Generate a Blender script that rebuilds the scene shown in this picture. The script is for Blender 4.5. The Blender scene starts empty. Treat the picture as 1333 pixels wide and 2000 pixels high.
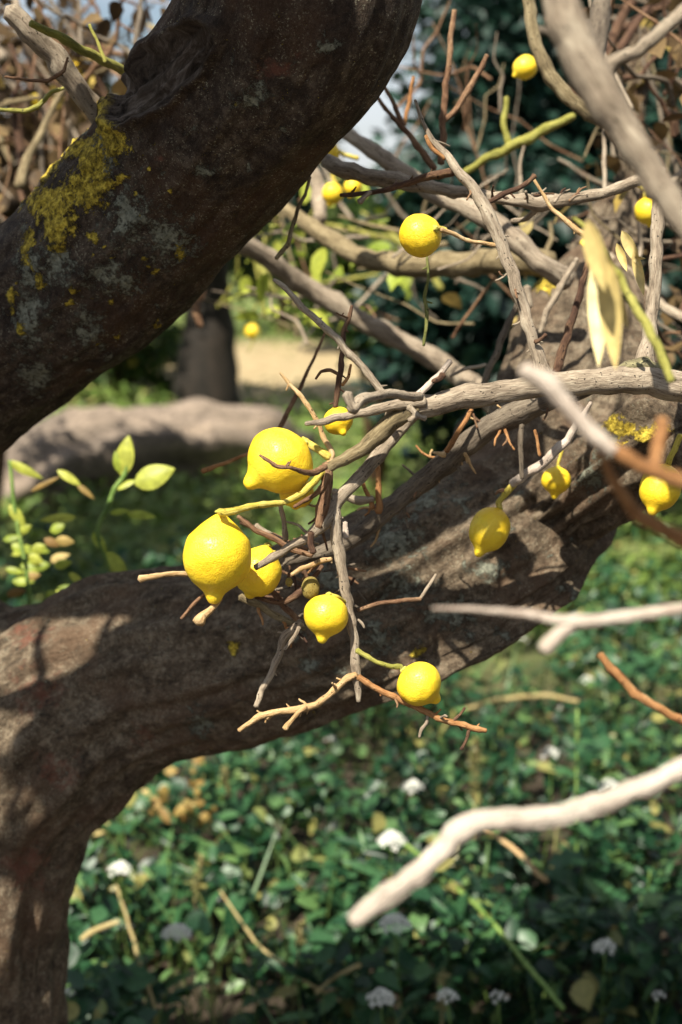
import bpy, math, random
import numpy as np
from mathutils import Vector, noise
random.seed(7); rng = np.random.default_rng(11); noise.seed_set(3)
sc = bpy.context.scene
col = sc.collection

# ------------------------------------------------------------ camera
PITCH = math.radians(12.7); F = 2656.0; CH = 1.5; GZ = -.30      # camera height datum; the ground lies 1.8 m below the lens
cam = bpy.data.objects.new('camera', bpy.data.cameras.new('camera')); col.objects.link(cam)
cam.location = (0, 0, CH); cam.rotation_euler = (math.radians(90) - PITCH, 0, 0)
cam.data.sensor_fit = 'VERTICAL'; cam.data.sensor_height = 36; cam.data.lens = F / 2000 * 36
cam.data.clip_start = .05; cam.data.clip_end = 2000
cam.data.dof.use_dof = True; cam.data.dof.focus_distance = 1.335; cam.data.dof.aperture_fstop = 3.9
cam.data.dof.aperture_blades = 7
sc.camera = cam
FW = Vector((0, math.cos(PITCH), -math.sin(PITCH))); UP = Vector((0, math.sin(PITCH), math.cos(PITCH)))

# ------------------------------------------------------------ light
SUN_EL = math.radians(56); SUN_AZ = math.radians(-30)       # azimuth: to the right of straight behind the camera
TO_SUN = Vector((math.sin(SUN_AZ) * math.cos(SUN_EL), -math.cos(SUN_AZ) * math.cos(SUN_EL), math.sin(SUN_EL)))
sun = bpy.data.objects.new('sun', bpy.data.lights.new('sun', 'SUN')); col.objects.link(sun)
sun.data.energy = 5.0; sun.data.angle = math.radians(.55); sun.data.color = (1, .93, .80)
sun.rotation_euler = TO_SUN.to_track_quat('Z', 'Y').to_euler()
w = bpy.data.worlds.new('World'); sc.world = w; w.use_nodes = True
wn, wl = w.node_tree.nodes, w.node_tree.links
sky = wn.new('ShaderNodeTexSky'); sky.sky_type = 'NISHITA'; sky.sun_disc = False
sky.sun_elevation = SUN_EL; sky.sun_rotation = math.pi - SUN_AZ
bg = wn['Background']; bg.inputs['Strength'].default_value = .05
tc = wn.new('ShaderNodeTexCoord'); cn = wn.new('ShaderNodeTexNoise')
cn.inputs['Scale'].default_value = 3.2; cn.inputs['Detail'].default_value = 6; cn.inputs['Roughness'].default_value = .55
mp = wn.new('ShaderNodeMapping'); mp.inputs['Scale'].default_value = (1, 1, 2.4)
cr = wn.new('ShaderNodeMapRange'); cr.inputs[1].default_value = .36; cr.inputs[2].default_value = .62
mx = wn.new('ShaderNodeMixRGB'); mx.inputs[2].default_value = (9.0, 9.3, 9.9, 1)
wl.new(tc.outputs['Generated'], mp.inputs[0]); wl.new(mp.outputs[0], cn.inputs['Vector'])
wl.new(cn.outputs['Fac'], cr.inputs[0]); wl.new(cr.outputs[0], mx.inputs[0])
wl.new(sky.outputs[0], mx.inputs[1]); wl.new(mx.outputs[0], bg.inputs['Color'])
sc.view_settings.view_transform = 'Standard'; sc.view_settings.look = 'None'
sc.view_settings.exposure = 1.05; sc.view_settings.gamma = 1; sc.view_settings.use_curve_mapping = False
sc.cycles.use_denoising = True
sc.cycles.max_bounces = 6; sc.cycles.diffuse_bounces = 3; sc.cycles.transmission_bounces = 3; sc.cycles.transparent_max_bounces = 4

# ------------------------------------------------------------ helpers
def P(px, py, d):
    return Vector((0, 0, CH)) + FW * d + Vector((1, 0, 0)) * ((px - 666.5) / F * d) + UP * ((1000 - py) / F * d)
def toimg(v):
    r = v - Vector((0, 0, CH)); d = r.dot(FW)
    return 666.5 + r.x / d * F, 1000 - r.dot(UP) / d * F, d
def dground(py, h=0.0):
    return (CH - GZ - h) / (math.sin(PITCH) - (1000 - py) / F * math.cos(PITCH))
def link(o, parent=None):
    col.objects.link(o)
    if parent is not None: o.parent = parent
    return o
def tag(o, label=None, cat=None, group=None, kind=None):
    if label: o['label'] = label
    if cat: o['category'] = cat
    if group: o['group'] = group
    if kind: o['kind'] = kind
    return o
def empty(name, label, cat, loc=None, group=None):
    o = bpy.data.objects.new(name, None); o.empty_display_size = .02
    link(o); return tag(o, label, cat, group)
def mesh(name, verts, faces, mat, smooth=True, attrs=None):
    me = bpy.data.meshes.new(name); me.from_pydata(verts, [], faces); me.materials.append(mat)
    me.update()
    if smooth: me.polygons.foreach_set('use_smooth', [True] * len(me.polygons))
    if attrs:
        for k, (typ, data) in attrs.items():
            a = me.attributes.new(k, typ, 'POINT')
            a.data.foreach_set('value' if typ == 'FLOAT' else 'vector', np.asarray(data, dtype=np.float32).ravel())
    return me
def obj(name, me, parent=None, **kw):
    return tag(link(bpy.data.objects.new(name, me), parent), **kw)

# ------------------------------------------------------------ materials
def newmat(name):
    m = bpy.data.materials.new(name); m.use_nodes = True
    nt = m.node_tree; b = nt.nodes['Principled BSDF']
    return m, nt, nt.nodes, nt.links, b
def nz(nt, vec, scale, detail=4, rough=.6, dist=0):
    n = nt.nodes.new('ShaderNodeTexNoise'); n.inputs['Scale'].default_value = scale
    n.inputs['Detail'].default_value = detail; n.inputs['Roughness'].default_value = rough
    n.inputs['Distortion'].default_value = dist
    if vec is not None: nt.links.new(vec, n.inputs['Vector'])
    return n.outputs['Fac']
def ramp(nt, fac, stops):
    r = nt.nodes.new('ShaderNodeValToRGB'); e = r.color_ramp.elements
    while len(e) < len(stops): e.new(.5)
    for i, (p, c) in enumerate(stops):
        e[i].position = p; e[i].color = (*c, 1) if len(c) == 3 else c
    nt.links.new(fac, r.inputs[0]); return r.outputs[0]
def mr(nt, v, a, b, c=0, d=1):
    n = nt.nodes.new('ShaderNodeMapRange'); n.inputs[1].default_value = a; n.inputs[2].default_value = b
    n.inputs[3].default_value = c; n.inputs[4].default_value = d; nt.links.new(v, n.inputs[0]); return n.outputs[0]
def mix(nt, f, a, b, mode='MIX'):
    n = nt.nodes.new('ShaderNodeMixRGB'); n.blend_type = mode
    for i, v in enumerate((f, a, b)):
        if hasattr(v, 'links') or hasattr(v, 'is_linked'): nt.links.new(v, n.inputs[i])
        elif isinstance(v, (tuple, list)): n.inputs[i].default_value = (*v, 1)
        else: n.inputs[i].default_value = v
    return n.outputs[0]
def mth(nt, op, a, b=None):
    n = nt.nodes.new('ShaderNodeMath'); n.operation = op
    for i, v in enumerate((a, b)):
        if v is None: continue
        if hasattr(v, 'is_linked'): nt.links.new(v, n.inputs[i])
        else: n.inputs[i].default_value = v
    return n.outputs[0]
def attr(nt, name, out='Fac'):
    a = nt.nodes.new('ShaderNodeAttribute'); a.attribute_name = name; return a.outputs[out]
def bump(nt, b, h, strength, dist):
    n = nt.nodes.new('ShaderNodeBump'); n.inputs['Strength'].default_value = strength
    n.inputs['Distance'].default_value = dist; nt.links.new(h, n.inputs['Height'])
    nt.links.new(n.outputs[0], b.inputs['Normal'])

def trunk_mat(name, dark, mid, light, warm):
    m, nt, N, L, b = newmat(name)
    geo = nt.nodes.new('ShaderNodeTexCoord').outputs['Object']; bc = attr(nt, 'bark_co', 'Vector')
    big = nz(nt, geo, 9, 5, .6, .3); fine = nz(nt, geo, 160, 5, .7); grain = nz(nt, bc, 95, 6, .7, .4); mid_n = nz(nt, geo, 38, 5, .65, .5)
    c = ramp(nt, mth(nt, 'ADD', mth(nt, 'ADD', mth(nt, 'MULTIPLY', grain, .3), mth(nt, 'MULTIPLY', fine, .35)), mth(nt, 'MULTIPLY', mid_n, .35)), [(.40, dark), (.50, mid), (.60, light)])
    c = mix(nt, mr(nt, big, .48, .62), c, mix(nt, .6, c, warm))
    # pale crumbs of crust scattered over the bark
    sp = nz(nt, geo, 420, 2, .6); c = mix(nt, mth(nt, 'MULTIPLY', mr(nt, sp, .60, .66), mr(nt, mid_n, .42, .58)), c, (.26, .24, .17))
    sp2 = nz(nt, geo, 900, 2, .6); c = mix(nt, mth(nt, 'MULTIPLY', mr(nt, sp2, .60, .66), .55), c, tuple(min(1, x * 2.4) for x in mid)); c = mix(nt, mth(nt, 'MULTIPLY', mr(nt, sp2, .40, .34), .7), c, tuple(x * .4 for x in dark))
    red = attr(nt, 'red'); c = mix(nt, mth(nt, 'MULTIPLY', mr(nt, mth(nt, 'ADD', red, mth(nt, 'MULTIPLY', mth(nt, 'SUBTRACT', nz(nt, geo, 55, 6, .8), .5), 3.0)), .55, 1.0), .7), c, (.15, .055, .034))
    g = attr(nt, 'grey'); gm = mr(nt, mth(nt, 'ADD', g, mth(nt, 'MULTIPLY', mth(nt, 'SUBTRACT', nz(nt, geo, 85, 7, .85), .5), 3.6)), .64, .80)
    gc = ramp(nt, nz(nt, geo, 210, 4, .7), [(.3, (.09, .095, .07)), (.55, (.20, .205, .155)), (.75, (.36, .35, .26))])
    c = mix(nt, gm, c, gc)
    y = attr(nt, 'yellow'); ym = mr(nt, mth(nt, 'ADD', y, mth(nt, 'MULTIPLY', mth(nt, 'SUBTRACT', nz(nt, geo, 110, 6, .8), .5), 3.0)), .44, .58)
    yc = ramp(nt, nz(nt, geo, 130, 6, .75), [(.38, (.10, .075, .012)), (.49, (.40, .29, .03)), (.60, (.76, .58, .08))])
    c = mix(nt, ym, c, yc)
    ho = attr(nt, 'hollow'); hc = ramp(nt, nz(nt, bc, 60, 6, .75, 1.0), [(.35, (.02, .014, .01)), (.5, (.08, .06, .045)), (.68, (.24, .20, .17))])
    c = mix(nt, mr(nt, ho, .2, .6), c, hc)
    L.new(c, b.inputs['Base Color']); b.inputs['Roughness'].default_value = .88; b.inputs['Specular IOR Level'].default_value = .25
    h = mth(nt, 'ADD', mth(nt, 'ADD', mth(nt, 'MULTIPLY', grain, .8), mth(nt, 'MULTIPLY', fine, .5)), mth(nt, 'ADD', mth(nt, 'MULTIPLY', gm, .25), mth(nt, 'MULTIPLY', ym, mth(nt, 'ADD', nz(nt, geo, 260, 3), .3))))
    bump(nt, b, h, 1.0, .006)
    return m

def twig_mat(name, dark, mid, light, moss=0.0, streak=620, rough=.8):
    m, nt, N, L, b = newmat(name)
    geo = nt.nodes.new('ShaderNodeTexCoord').outputs['Object']; bc = attr(nt, 'bark_co', 'Vector')
    g = nz(nt, bc, streak, 6, .72, .6); big = nz(nt, geo, 22, 4, .6)
    v = mth(nt, 'ADD', mth(nt, 'MULTIPLY', g, .45), mth(nt, 'ADD', mth(nt, 'MULTIPLY', big, .25), mth(nt, 'MULTIPLY', nz(nt, bc, streak * .3, 3, .6), .3)))
    c = ramp(nt, v, [(.38, dark), (.49, mid), (.60, light)])
    sp = nz(nt, geo, 300, 2, .5); c = mix(nt, mr(nt, sp, .66, .70), c, tuple(x * .35 for x in dark))
    if moss: c = mix(nt, mth(nt, 'MULTIPLY', mr(nt, nz(nt, geo, 30, 5, .7), .52, .60), moss), c, (.22, .24, .03))
    L.new(c, b.inputs['Base Color']); b.inputs['Roughness'].default_value = rough; b.inputs['Specular IOR Level'].default_value = .3
    bump(nt, b, g, 1.0, .0022)
    return m

def leaf_mat(name, stops, trans=.25, rough=.45, veins=True):
    m, nt, N, L, b = newmat(name)
    t = attr(nt, 'tint'); c = ramp(nt, t, stops)
    geo = nt.nodes.new('ShaderNodeTexCoord').outputs['Object']
    c = mix(nt, mr(nt, nz(nt, geo, 90, 3, .6), .35, .7), mix(nt, .35, c, (0, 0, 0)), c)
    L.new(c, b.inputs['Base Color']); b.inputs['Roughness'].default_value = rough; b.inputs['Specular IOR Level'].default_value = .35
    tr = N.new('ShaderNodeBsdfTranslucent'); L.new(c, tr.inputs[0])
    ms = N.new('ShaderNodeMixShader'); ms.inputs[0].default_value = trans
    L.new(b.outputs[0], ms.inputs[1]); L.new(tr.outputs[0], ms.inputs[2])
    L.new(ms.outputs[0], N['Material Output'].inputs['Surface'])
    return m

M = {}
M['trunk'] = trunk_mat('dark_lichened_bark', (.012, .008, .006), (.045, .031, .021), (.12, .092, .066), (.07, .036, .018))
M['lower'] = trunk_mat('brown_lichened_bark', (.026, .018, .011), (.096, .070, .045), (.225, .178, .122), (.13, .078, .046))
M['grey'] = twig_mat('grey_bark', (.10, .075, .05), (.29, .23, .165), (.46, .39, .29))
M['greydark'] = twig_mat('dark_grey_bark', (.05, .037, .026), (.125, .098, .070), (.22, .18, .13))
M['brown'] = twig_mat('brown_twig_bark', (.06, .028, .015), (.18, .095, .05), (.36, .23, .13))
M['dbrown'] = twig_mat('dark_brown_twig_bark', (.035, .016, .010), (.085, .043, .025), (.19, .11, .06))
M['tan'] = twig_mat('tan_twig_bark', (.26, .15, .06), (.48, .31, .14), (.66, .48, .27))
M['orange'] = twig_mat('orange_twig_bark', (.16, .07, .025), (.33, .155, .055), (.48, .27, .12))
M['pale'] = twig_mat('bleached_twig_bark', (.36, .27, .21), (.50, .41, .33), (.62, .54, .45))
M['white'] = twig_mat('sun_bleached_bark', (.38, .31, .25), (.53, .45, .37), (.66, .59, .50))
M['olive'] = twig_mat('olive_branch_bark', (.06, .045, .025), (.19, .145, .075), (.32, .26, .15))
M['stalk'] = twig_mat('yellow_green_stalk', (.34, .26, .03), (.52, .42, .06), (.68, .57, .16), rough=.5)
M['green'] = twig_mat('green_stem_skin', (.06, .12, .02), (.14, .24, .05), (.26, .36, .10), rough=.5)
M['ygreen'] = twig_mat('yellow_green_twig', (.12, .12, .02), (.26, .25, .045), (.40, .37, .09), rough=.55)
M['mossgreen'] = twig_mat('moss_green_twig', (.05, .06, .015), (.13, .14, .035), (.26, .26, .09))
M['freshgreen'] = twig_mat('fresh_green_stem', (.12, .22, .05), (.22, .36, .09), (.34, .48, .15), rough=.5)
M['drystem'] = twig_mat('dry_weed_stem', (.22, .16, .06), (.38, .30, .13), (.52, .43, .22))
M['blackbark'] = twig_mat('near_black_bark', (.006, .005, .004), (.014, .011, .008), (.03, .022, .016), streak=25)  # near-black bark for one far trunk
M['log'] = twig_mat('weathered_log_bark', (.05, .042, .035), (.19, .15, .115), (.42, .33, .25), streak=5)
M['moss'] = twig_mat('mossy_bark', (.05, .04, .025), (.15, .13, .07), (.34, .31, .16), streak=300)

def lemon_mat(name, c0, c1, c2):
    m, nt, N, L, b = newmat(name)
    geo = nt.nodes.new('ShaderNodeTexCoord').outputs['Object']
    c = ramp(nt, nz(nt, geo, 26, 4, .6), [(.3, c0), (.5, c1), (.7, c2)])
    c = mix(nt, mr(nt, nz(nt, geo, 140, 3, .7), .70, .74), c, (.40, .26, .03))
    c = mix(nt, mth(nt, 'MULTIPLY', mr(nt, nz(nt, geo, 34, 5, .7, .4), .56, .70), .35), c, (.62, .56, .03))
    c = mix(nt, mr(nt, nz(nt, geo, 48, 2, .4), .775, .80), c, (.34, .20, .04))
    vo = N.new('ShaderNodeTexVoronoi'); vo.inputs['Scale'].default_value = 620; L.new(geo, vo.inputs['Vector'])
    pore = mr(nt, vo.outputs['Distance'], .0, .45)
    c = mix(nt, mth(nt, 'MULTIPLY', mth(nt, 'SUBTRACT', 1.0, pore), .28), c, (.62, .40, .0))
    L.new(c, b.inputs['Base Color']); b.inputs['Roughness'].default_value = .42
    b.inputs['Subsurface Weight'].default_value = .12; b.inputs['Subsurface Radius'].default_value = (.006, .004, .001)
    b.inputs['Subsurface Scale'].default_value = 1
    hh = mth(nt, 'ADD', pore, mth(nt, 'MULTIPLY', nz(nt, geo, 220, 3), .9))
    hh = mth(nt, 'ADD', hh, mth(nt, 'MULTIPLY', nz(nt, geo, 60, 3), 2.2)); bump(nt, b, hh, .45, .0012)
    return m
M['lemon'] = lemon_mat('lemon_rind', (.80, .51, .015), (.86, .60, .025), (.90, .68, .05))
M['calyx'] = twig_mat('green_yellow_calyx', (.35, .33, .04), (.56, .50, .08), (.70, .62, .16), rough=.6)
M['fuzzy'] = twig_mat('shrivelled_fruit_skin', (.10, .07, .012), (.24, .18, .04), (.36, .29, .09), streak=400, rough=.9)
M['leafy'] = leaf_mat('young_leaf', [(0, (.22, .30, .03)), (.5, (.40, .48, .06)), (1, (.58, .60, .10))], .35)
M['dead'] = leaf_mat('dead_leaf', [(0, (.22, .12, .03)), (.5, (.48, .34, .10)), (1, (.62, .50, .20))], .3, .6)
M['curl'] = leaf_mat('pale_withered_leaf', [(0, (.70, .54, .20)), (.5, (.78, .63, .27)), (1, (.84, .72, .36))], .12, .6)
M['brownleaf'] = leaf_mat('brown_dry_leaf', [(0, (.035, .020, .010)), (.5, (.10, .06, .025)), (.88, (.20, .13, .05)), (1, (.50, .36, .06))], .2, .7)
M['weed'] = leaf_mat('weed_leaf', [(0, (.006, .026, .011)), (.35, (.018, .072, .028)), (.65, (.050, .135, .050)), (.90, (.13, .235, .07)), (1, (.28, .26, .08))], .15, .42)
M['grass'] = leaf_mat('meadow_leaf', [(0, (.05, .10, .02)), (.5, (.16, .25, .05)), (.85, (.28, .34, .08)), (1, (.44, .39, .15))], .25, .5)
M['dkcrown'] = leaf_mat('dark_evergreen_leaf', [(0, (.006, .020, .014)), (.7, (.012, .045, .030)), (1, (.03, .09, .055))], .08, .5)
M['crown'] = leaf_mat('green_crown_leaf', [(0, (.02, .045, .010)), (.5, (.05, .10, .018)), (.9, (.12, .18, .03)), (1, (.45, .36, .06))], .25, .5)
M['blossom'] = leaf_mat('white_blossom', [(0, (.78, .78, .66)), (1, (.86, .86, .80))], .25, .6)
M['seed'] = leaf_mat('weed_seed_spike', [(0, (.14, .15, .04)), (.6, (.25, .24, .08)), (1, (.34, .27, .12))], .1, .8)

# ------------------------------------------------------------ tubes and limbs
def catmull(pts, n):
    pts = [np.array(p, float) for p in pts]
    if len(pts) == 2:
        return [pts[0] + (pts[1] - pts[0]) * i / n for i in range(n + 1)]
    ext = [2 * pts[0] - pts[1]] + pts + [2 * pts[-1] - pts[-2]]
    L = [np.linalg.norm((pts[i + 1] - pts[i])[:3]) + 1e-6 for i in range(len(pts) - 1)]; tot = sum(L); out = []
    for i in range(len(pts) - 1):
        k = max(1, int(round(n * L[i] / tot)))
        p0, p1, p2, p3 = ext[i:i + 4]
        for j in range(k):
            t = j / k
            out.append(.5 * ((2 * p1) + (-p0 + p2) * t + (2 * p0 - 5 * p1 + 4 * p2 - p3) * t * t + (-p0 + 3 * p1 - 3 * p2 + p3) * t ** 3))
    out.append(pts[-1]); return out
def frames(C):
    T = [(C[min(i + 1, len(C) - 1)] - C[max(i - 1, 0)]).normalized() for i in range(len(C))]
    n = T[0].cross(Vector((0, 0, 1)))
    if n.length < .1: n = T[0].cross(Vector((1, 0, 0)))
    n.normalize(); out = []
    for t in T:
        n = (n - t * n.dot(t)).normalized(); out.append((t, n, t.cross(n)))
    return out
SEED = [0]
def tube_mesh(name, C, R, mat, seg=10, rough=.09, knots=0.0, cap=True):
    """C world centres, R radii"""
    SEED[0] += 1; so = SEED[0] * 7.13
    fr = frames(C); V = []; Fc = []; B = []; s = 0; n = len(C)
    kn = []
    tot = sum((C[i + 1] - C[i]).length for i in range(n - 1))
    if knots:
        p = random.uniform(.3, 1) * knots
        while p < tot: kn.append((p, random.uniform(.10, .32), random.uniform(0, 6.28))); p += knots * random.uniform(.5, 1.6)
    for i, c in enumerate(C):
        if i: s += (c - C[i - 1]).length
        t, a, b = fr[i]; r = R[i]; kb = 0; ka = 0
        for (q, am, an) in kn:
            e = math.exp(-((s - q) / (r * .9 + .0008)) ** 2)
            if e > .02: kb += am * e; ka = an
        for j in range(seg):
            th = 2 * math.pi * j / seg; ct, st = math.cos(th), math.sin(th)
            q = Vector((ct * 1.3, st * 1.3, s / max(r, .001) * .35 + so))
            k = 1 + rough * .9 * noise.noise(q) + rough * .7 * noise.noise(q * 2.7) + rough * 1.1 * noise.noise(Vector((ct * 2.6, st * 2.6, s / max(r, .001) * .10 + so))) + rough * .45 * noise.noise(q * 7)
            if kb: k += kb * (.6 + .4 * math.cos(th - ka))
            V.append(c + (a * ct + b * st) * (r * k)); B.append((ct * r, st * r, s * .16 + so))
    for i in range(n - 1):
        for j in range(seg):
            k = (j + 1) % seg; Fc.append((i * seg + j, i * seg + k, (i + 1) * seg + k, (i + 1) * seg + j))
    if cap:
        for e, (i, sg) in enumerate(((0, -1), (n - 1, 1))):
            V.append(C[i] + fr[i][0] * (sg * R[i] * .55)); B.append((0, 0, s * .16 + so)); q = len(V) - 1
            for j in range(seg):
                k = (j + 1) % seg
                Fc.append((i * seg + k, i * seg + j, q) if sg < 0 else (i * seg + j, i * seg + k, q))
    return mesh(name, V, Fc, mat, attrs={'bark_co': ('FLOAT_VECTOR', B)})
def tube(parent, pts, mat, name='twig', d=None, rough=.10, knots=.022, seg=None, wob=1.0, **kw):
    """pts: (px, py, width_px[, depth]) in photograph pixels, metres away"""
    q = []
    for p in pts: q.append((p[0], p[1], p[2], p[3] if len(p) > 3 else d))
    plen = sum(math.hypot(q[i + 1][0] - q[i][0], q[i + 1][1] - q[i][1]) for i in range(len(q) - 1))
    wmax = max(p[2] for p in q)
    n = int(max(4, min(170, plen / max(2.5, wmax * .22))))
    S = catmull(q, n)
    if wmax < 46 and len(q) > 2 and len(S) > len(q):
        # dead wood bends at its nodes: pull the smooth path halfway to the straight runs between them
        qa = [np.array(k, float) for k in q]; L_ = [np.linalg.norm((qa[i + 1] - qa[i])[:3]) + 1e-6 for i in range(len(qa) - 1)]; m_ = 0
        for i in range(len(qa) - 1):
            k_ = max(1, int(round(n * L_[i] / sum(L_))))
            for j in range(k_): S[m_] = S[m_] * .4 + (qa[i] + (qa[i + 1] - qa[i]) * (j / k_)) * .6; m_ += 1
    C = []; R = []; so = random.uniform(0, 99)
    for i, (x, y, w_, dd) in enumerate(S):
        t = i / len(S); am = wob * min(1, 6 * t, 6 * (1 - t)) * min(4, w_ * .25 + .6)
        x += am * noise.noise(Vector((i * max(2.5, wmax * .22) * .03, so, 0))); y += am * noise.noise(Vector((i * max(2.5, wmax * .22) * .03, so, 5)))
        C.append(P(x, y, dd)); R.append(max(w_, 1.5) * .5 * dd / F)
    seg = seg or (8 if wmax < 11 else 16 if wmax < 24 else 30)
    m = M[mat] if isinstance(mat, str) else mat
    return obj(name, tube_mesh(name, C, R, m, seg, rough, knots), parent, **kw)
def spurs(parent, pts, mat, count, d=None, size=(5, 13), w=5):
    """short broken side spurs along a pixel path"""
    S = catmull([(p[0], p[1], p[2], p[3] if len(p) > 3 else d) for p in pts], 60)
    for _ in range(count):
        i = random.randint(3, len(S) - 4); x, y, w_, dd = S[i]; dx, dy = S[i + 2][0] - x, S[i + 2][1] - y
        l = math.hypot(dx, dy) + 1e-6; sg = random.choice((-1, 1)); L = random.uniform(*size)
        nx, ny = -dy / l * sg + dx / l * .5, dx / l * sg + dy / l * .5
        sx, sy = x + nx * w_ * .3, y + ny * w_ * .3
        tube(parent, [(sx, sy, w), (sx + nx * L * .6, sy + ny * L * .6, w * .7), (sx + nx * L, sy + ny * L, w * .75 if random.random() < .5 else 1.5)], mat, 'spur', d=dd, knots=0, seg=6, wob=.4)

def blob(px, py, cx, cy, rx, ry, rot=0):
    dx, dy = px - cx, py - cy
    if rot: c, s = math.cos(rot), math.sin(rot); dx, dy = dx * c + dy * s, -dx * s + dy * c
    return math.sqrt((dx / rx) ** 2 + (dy / ry) ** 2)
def limb_mesh(name, pts, mat, nr, seg, amp, yellow=(), grey=(), red=(), extra=None, gbase=0.0, warp=10, ridge=0.0, flange=0.0):
    S = catmull(pts, nr); C = [P(x, y, d) for x, y, w_, d in S]; R = [w_ * .5 * d / F for x, y, w_, d in S]
    fr = frames(C); V = []; B = []; Y = []; G = []; Rd = []; H = []; s = 0
    for i, c in enumerate(C):
        if i: s += (c - C[i - 1]).length
        t, a, b = fr[i]
        for j in range(seg):
            th = 2 * math.pi * j / seg; u = a * math.cos(th) + b * math.sin(th); p = c + u * R[i]
            n1 = noise.noise(p * 6) * .9 + noise.noise(p * 15) * .45 + noise.noise(p * 38) * .2 + noise.noise(p * 95) * .10
            ax = Vector((math.cos(th) * 2.2, math.sin(th) * 2.2, s * 3.0)); n2 = noise.noise(ax * 2.6)
            off = amp * (n1 + ridge * n2); h = 0
            x, y, d = toimg(p)
            front = (p - c).dot(FW) < .02
            if front:
                wx = warp * noise.noise(p * 30) + warp * .5 * noise.noise(p * 80); wy = warp * noise.noise(p * 30 + Vector((9, 9, 9))) + warp * .5 * noise.noise(p * 80 + Vector((5, 5, 5)))
                X, Yy = x + wx, y + wy
                if extra:
                    o2, h = extra(X, Yy, x, y, p); off += o2
                yv = max([1.15 - .6 * blob(X, Yy, *k) for k in yellow] + [0]); gv = max([1.0 - .55 * blob(X, Yy, *k) for k in grey] + [gbase]); rv = max([1 - .6 * blob(X, Yy, *k) for k in red] + [0])
                if yv > .5: off += .0012 + .0045 * max(0, noise.noise(p * 130))
                if gv > .55: off += .0007 + .001 * max(0, noise.noise(p * 160))
            else: yv = 0; gv = gbase; rv = 0
            q = p + u * off
            if flange:
                D = t.cross(FW).normalized(); D = D if D.z < 0 else -D; cf, sf = -u.dot(FW), u.dot(D)
                if sf > 0:
                    m_ = min(1, max(0, (x - 660) / 160)); m_ = m_ * m_ * (3 - 2 * m_) * min(1, max(0, (1200 - x) / 110)); ph = math.atan2(sf, cf)
                    q = q - FW * (R[i] * flange * m_ * ((1 - cf) if ph < math.pi / 2 else (1 - (ph - math.pi / 2) / (math.pi / 2))))
            V.append(q); B.append((math.cos(th) * R[i], math.sin(th) * R[i], s * .3)); Y.append(yv); G.append(gv); Rd.append(rv); H.append(h)
    Fc = []
    for i in range(len(C) - 1):
        for j in range(seg):
            k = (j + 1) % seg; Fc.append((i * seg + j, i * seg + k, (i + 1) * seg + k, (i + 1) * seg + j))
    for i, sg in ((0, -1), (len(C) - 1, 1)):
        V.append(C[i] + fr[i][0] * sg * R[i] * .3); B.append((0, 0, 0)); Y.append(0); G.append(0); Rd.append(0); H.append(0); q = len(V) - 1
        for j in range(seg): Fc.append((i * seg + (j + 1) % seg, i * seg + j, q) if sg < 0 else (i * seg + j, i * seg + (j + 1) % seg, q))
    return mesh(name, V, Fc, M[mat], attrs={'bark_co': ('FLOAT_VECTOR', B), 'yellow': ('FLOAT', Y), 'grey': ('FLOAT', G), 'red': ('FLOAT', Rd), 'hollow': ('FLOAT', H)})

# ------------------------------------------------------------ leaves in bulk
def leaf_template(wd=.32, kind=0):
    if kind == 0:
        v = [(0, 0, 0), (.33, 0, -.03), (.68, 0, -.02), (1, 0, -.12), (.33, wd, .05), (.68, wd * .78, .03), (.33, -wd, .05), (.68, -wd * .78, .03), (.10, wd * .6, .02), (.10, -wd * .6, .02)]
        f = [(0, 9, 1), (9, 6, 1), (0, 1, 8), (8, 1, 4), (1, 6, 7), (1, 7, 2), (1, 2, 5), (1, 5, 4), (2, 7, 3), (2, 3, 5)]
    elif kind == 1:   # blade
        v = [(0, -.009, 0), (0, .009, 0), (.5, -.012, .0), (.5, .012, .0), (1, 0, -.22)]
        f = [(0, 2, 3), (0, 3, 1), (2, 4, 3)]
    else:
        v = [(0, 0, 0), (.5, wd, .04), (1, 0, -.1), (.5, -wd, .04)]; f = [(0, 3, 2), (0, 2, 1)]
    return np.array(v, float), np.array(f, int)
def scatter(name, pos, yaw, pitch, roll, size, tint, mat, tmpl, parent=None, **kw):
    tv, tf = tmpl; n = len(pos); k = len(tv)
    cy, sy, cp, sp, cr_, sr = np.cos(yaw), np.sin(yaw), np.cos(pitch), np.sin(pitch), np.cos(roll), np.sin(roll)
    X = np.stack([cy * cp, sy * cp, sp], 1)
    Y0 = np.stack([-sy, cy, 0 * cy], 1); Z0 = np.cross(X, Y0)
    Y = Y0 * cr_[:, None] + Z0 * sr[:, None]; Z = np.cross(X, Y)
    v = pos[:, None, :] + size[:, None, None] * (tv[None, :, 0:1] * X[:, None] + tv[None, :, 1:2] * Y[:, None] + tv[None, :, 2:3] * Z[:, None])
    f = (tf[None] + (np.arange(n) * k)[:, None, None]).reshape(-1, 3)
    me = bpy.data.meshes.new(name); me.vertices.add(n * k); me.vertices.foreach_set('co', v.reshape(-1).astype(np.float32))
    me.loops.add(len(f) * 3); me.loops.foreach_set('vertex_index', f.reshape(-1).astype(np.int32))
    me.polygons.add(len(f)); me.polygons.foreach_set('loop_start', (np.arange(len(f)) * 3).astype(np.int32))
    me.update(calc_edges=True); me.validate(); me.materials.append(M[mat])
    me.polygons.foreach_set('use_smooth', [True] * len(me.polygons))
    a = me.attributes.new('tint', 'FLOAT', 'POINT'); a.data.foreach_set('value', np.repeat(tint, k).astype(np.float32))
    return obj(name, me, parent, **kw)
def rnd(a, b, n): return rng.uniform(a, b, n)

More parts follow.
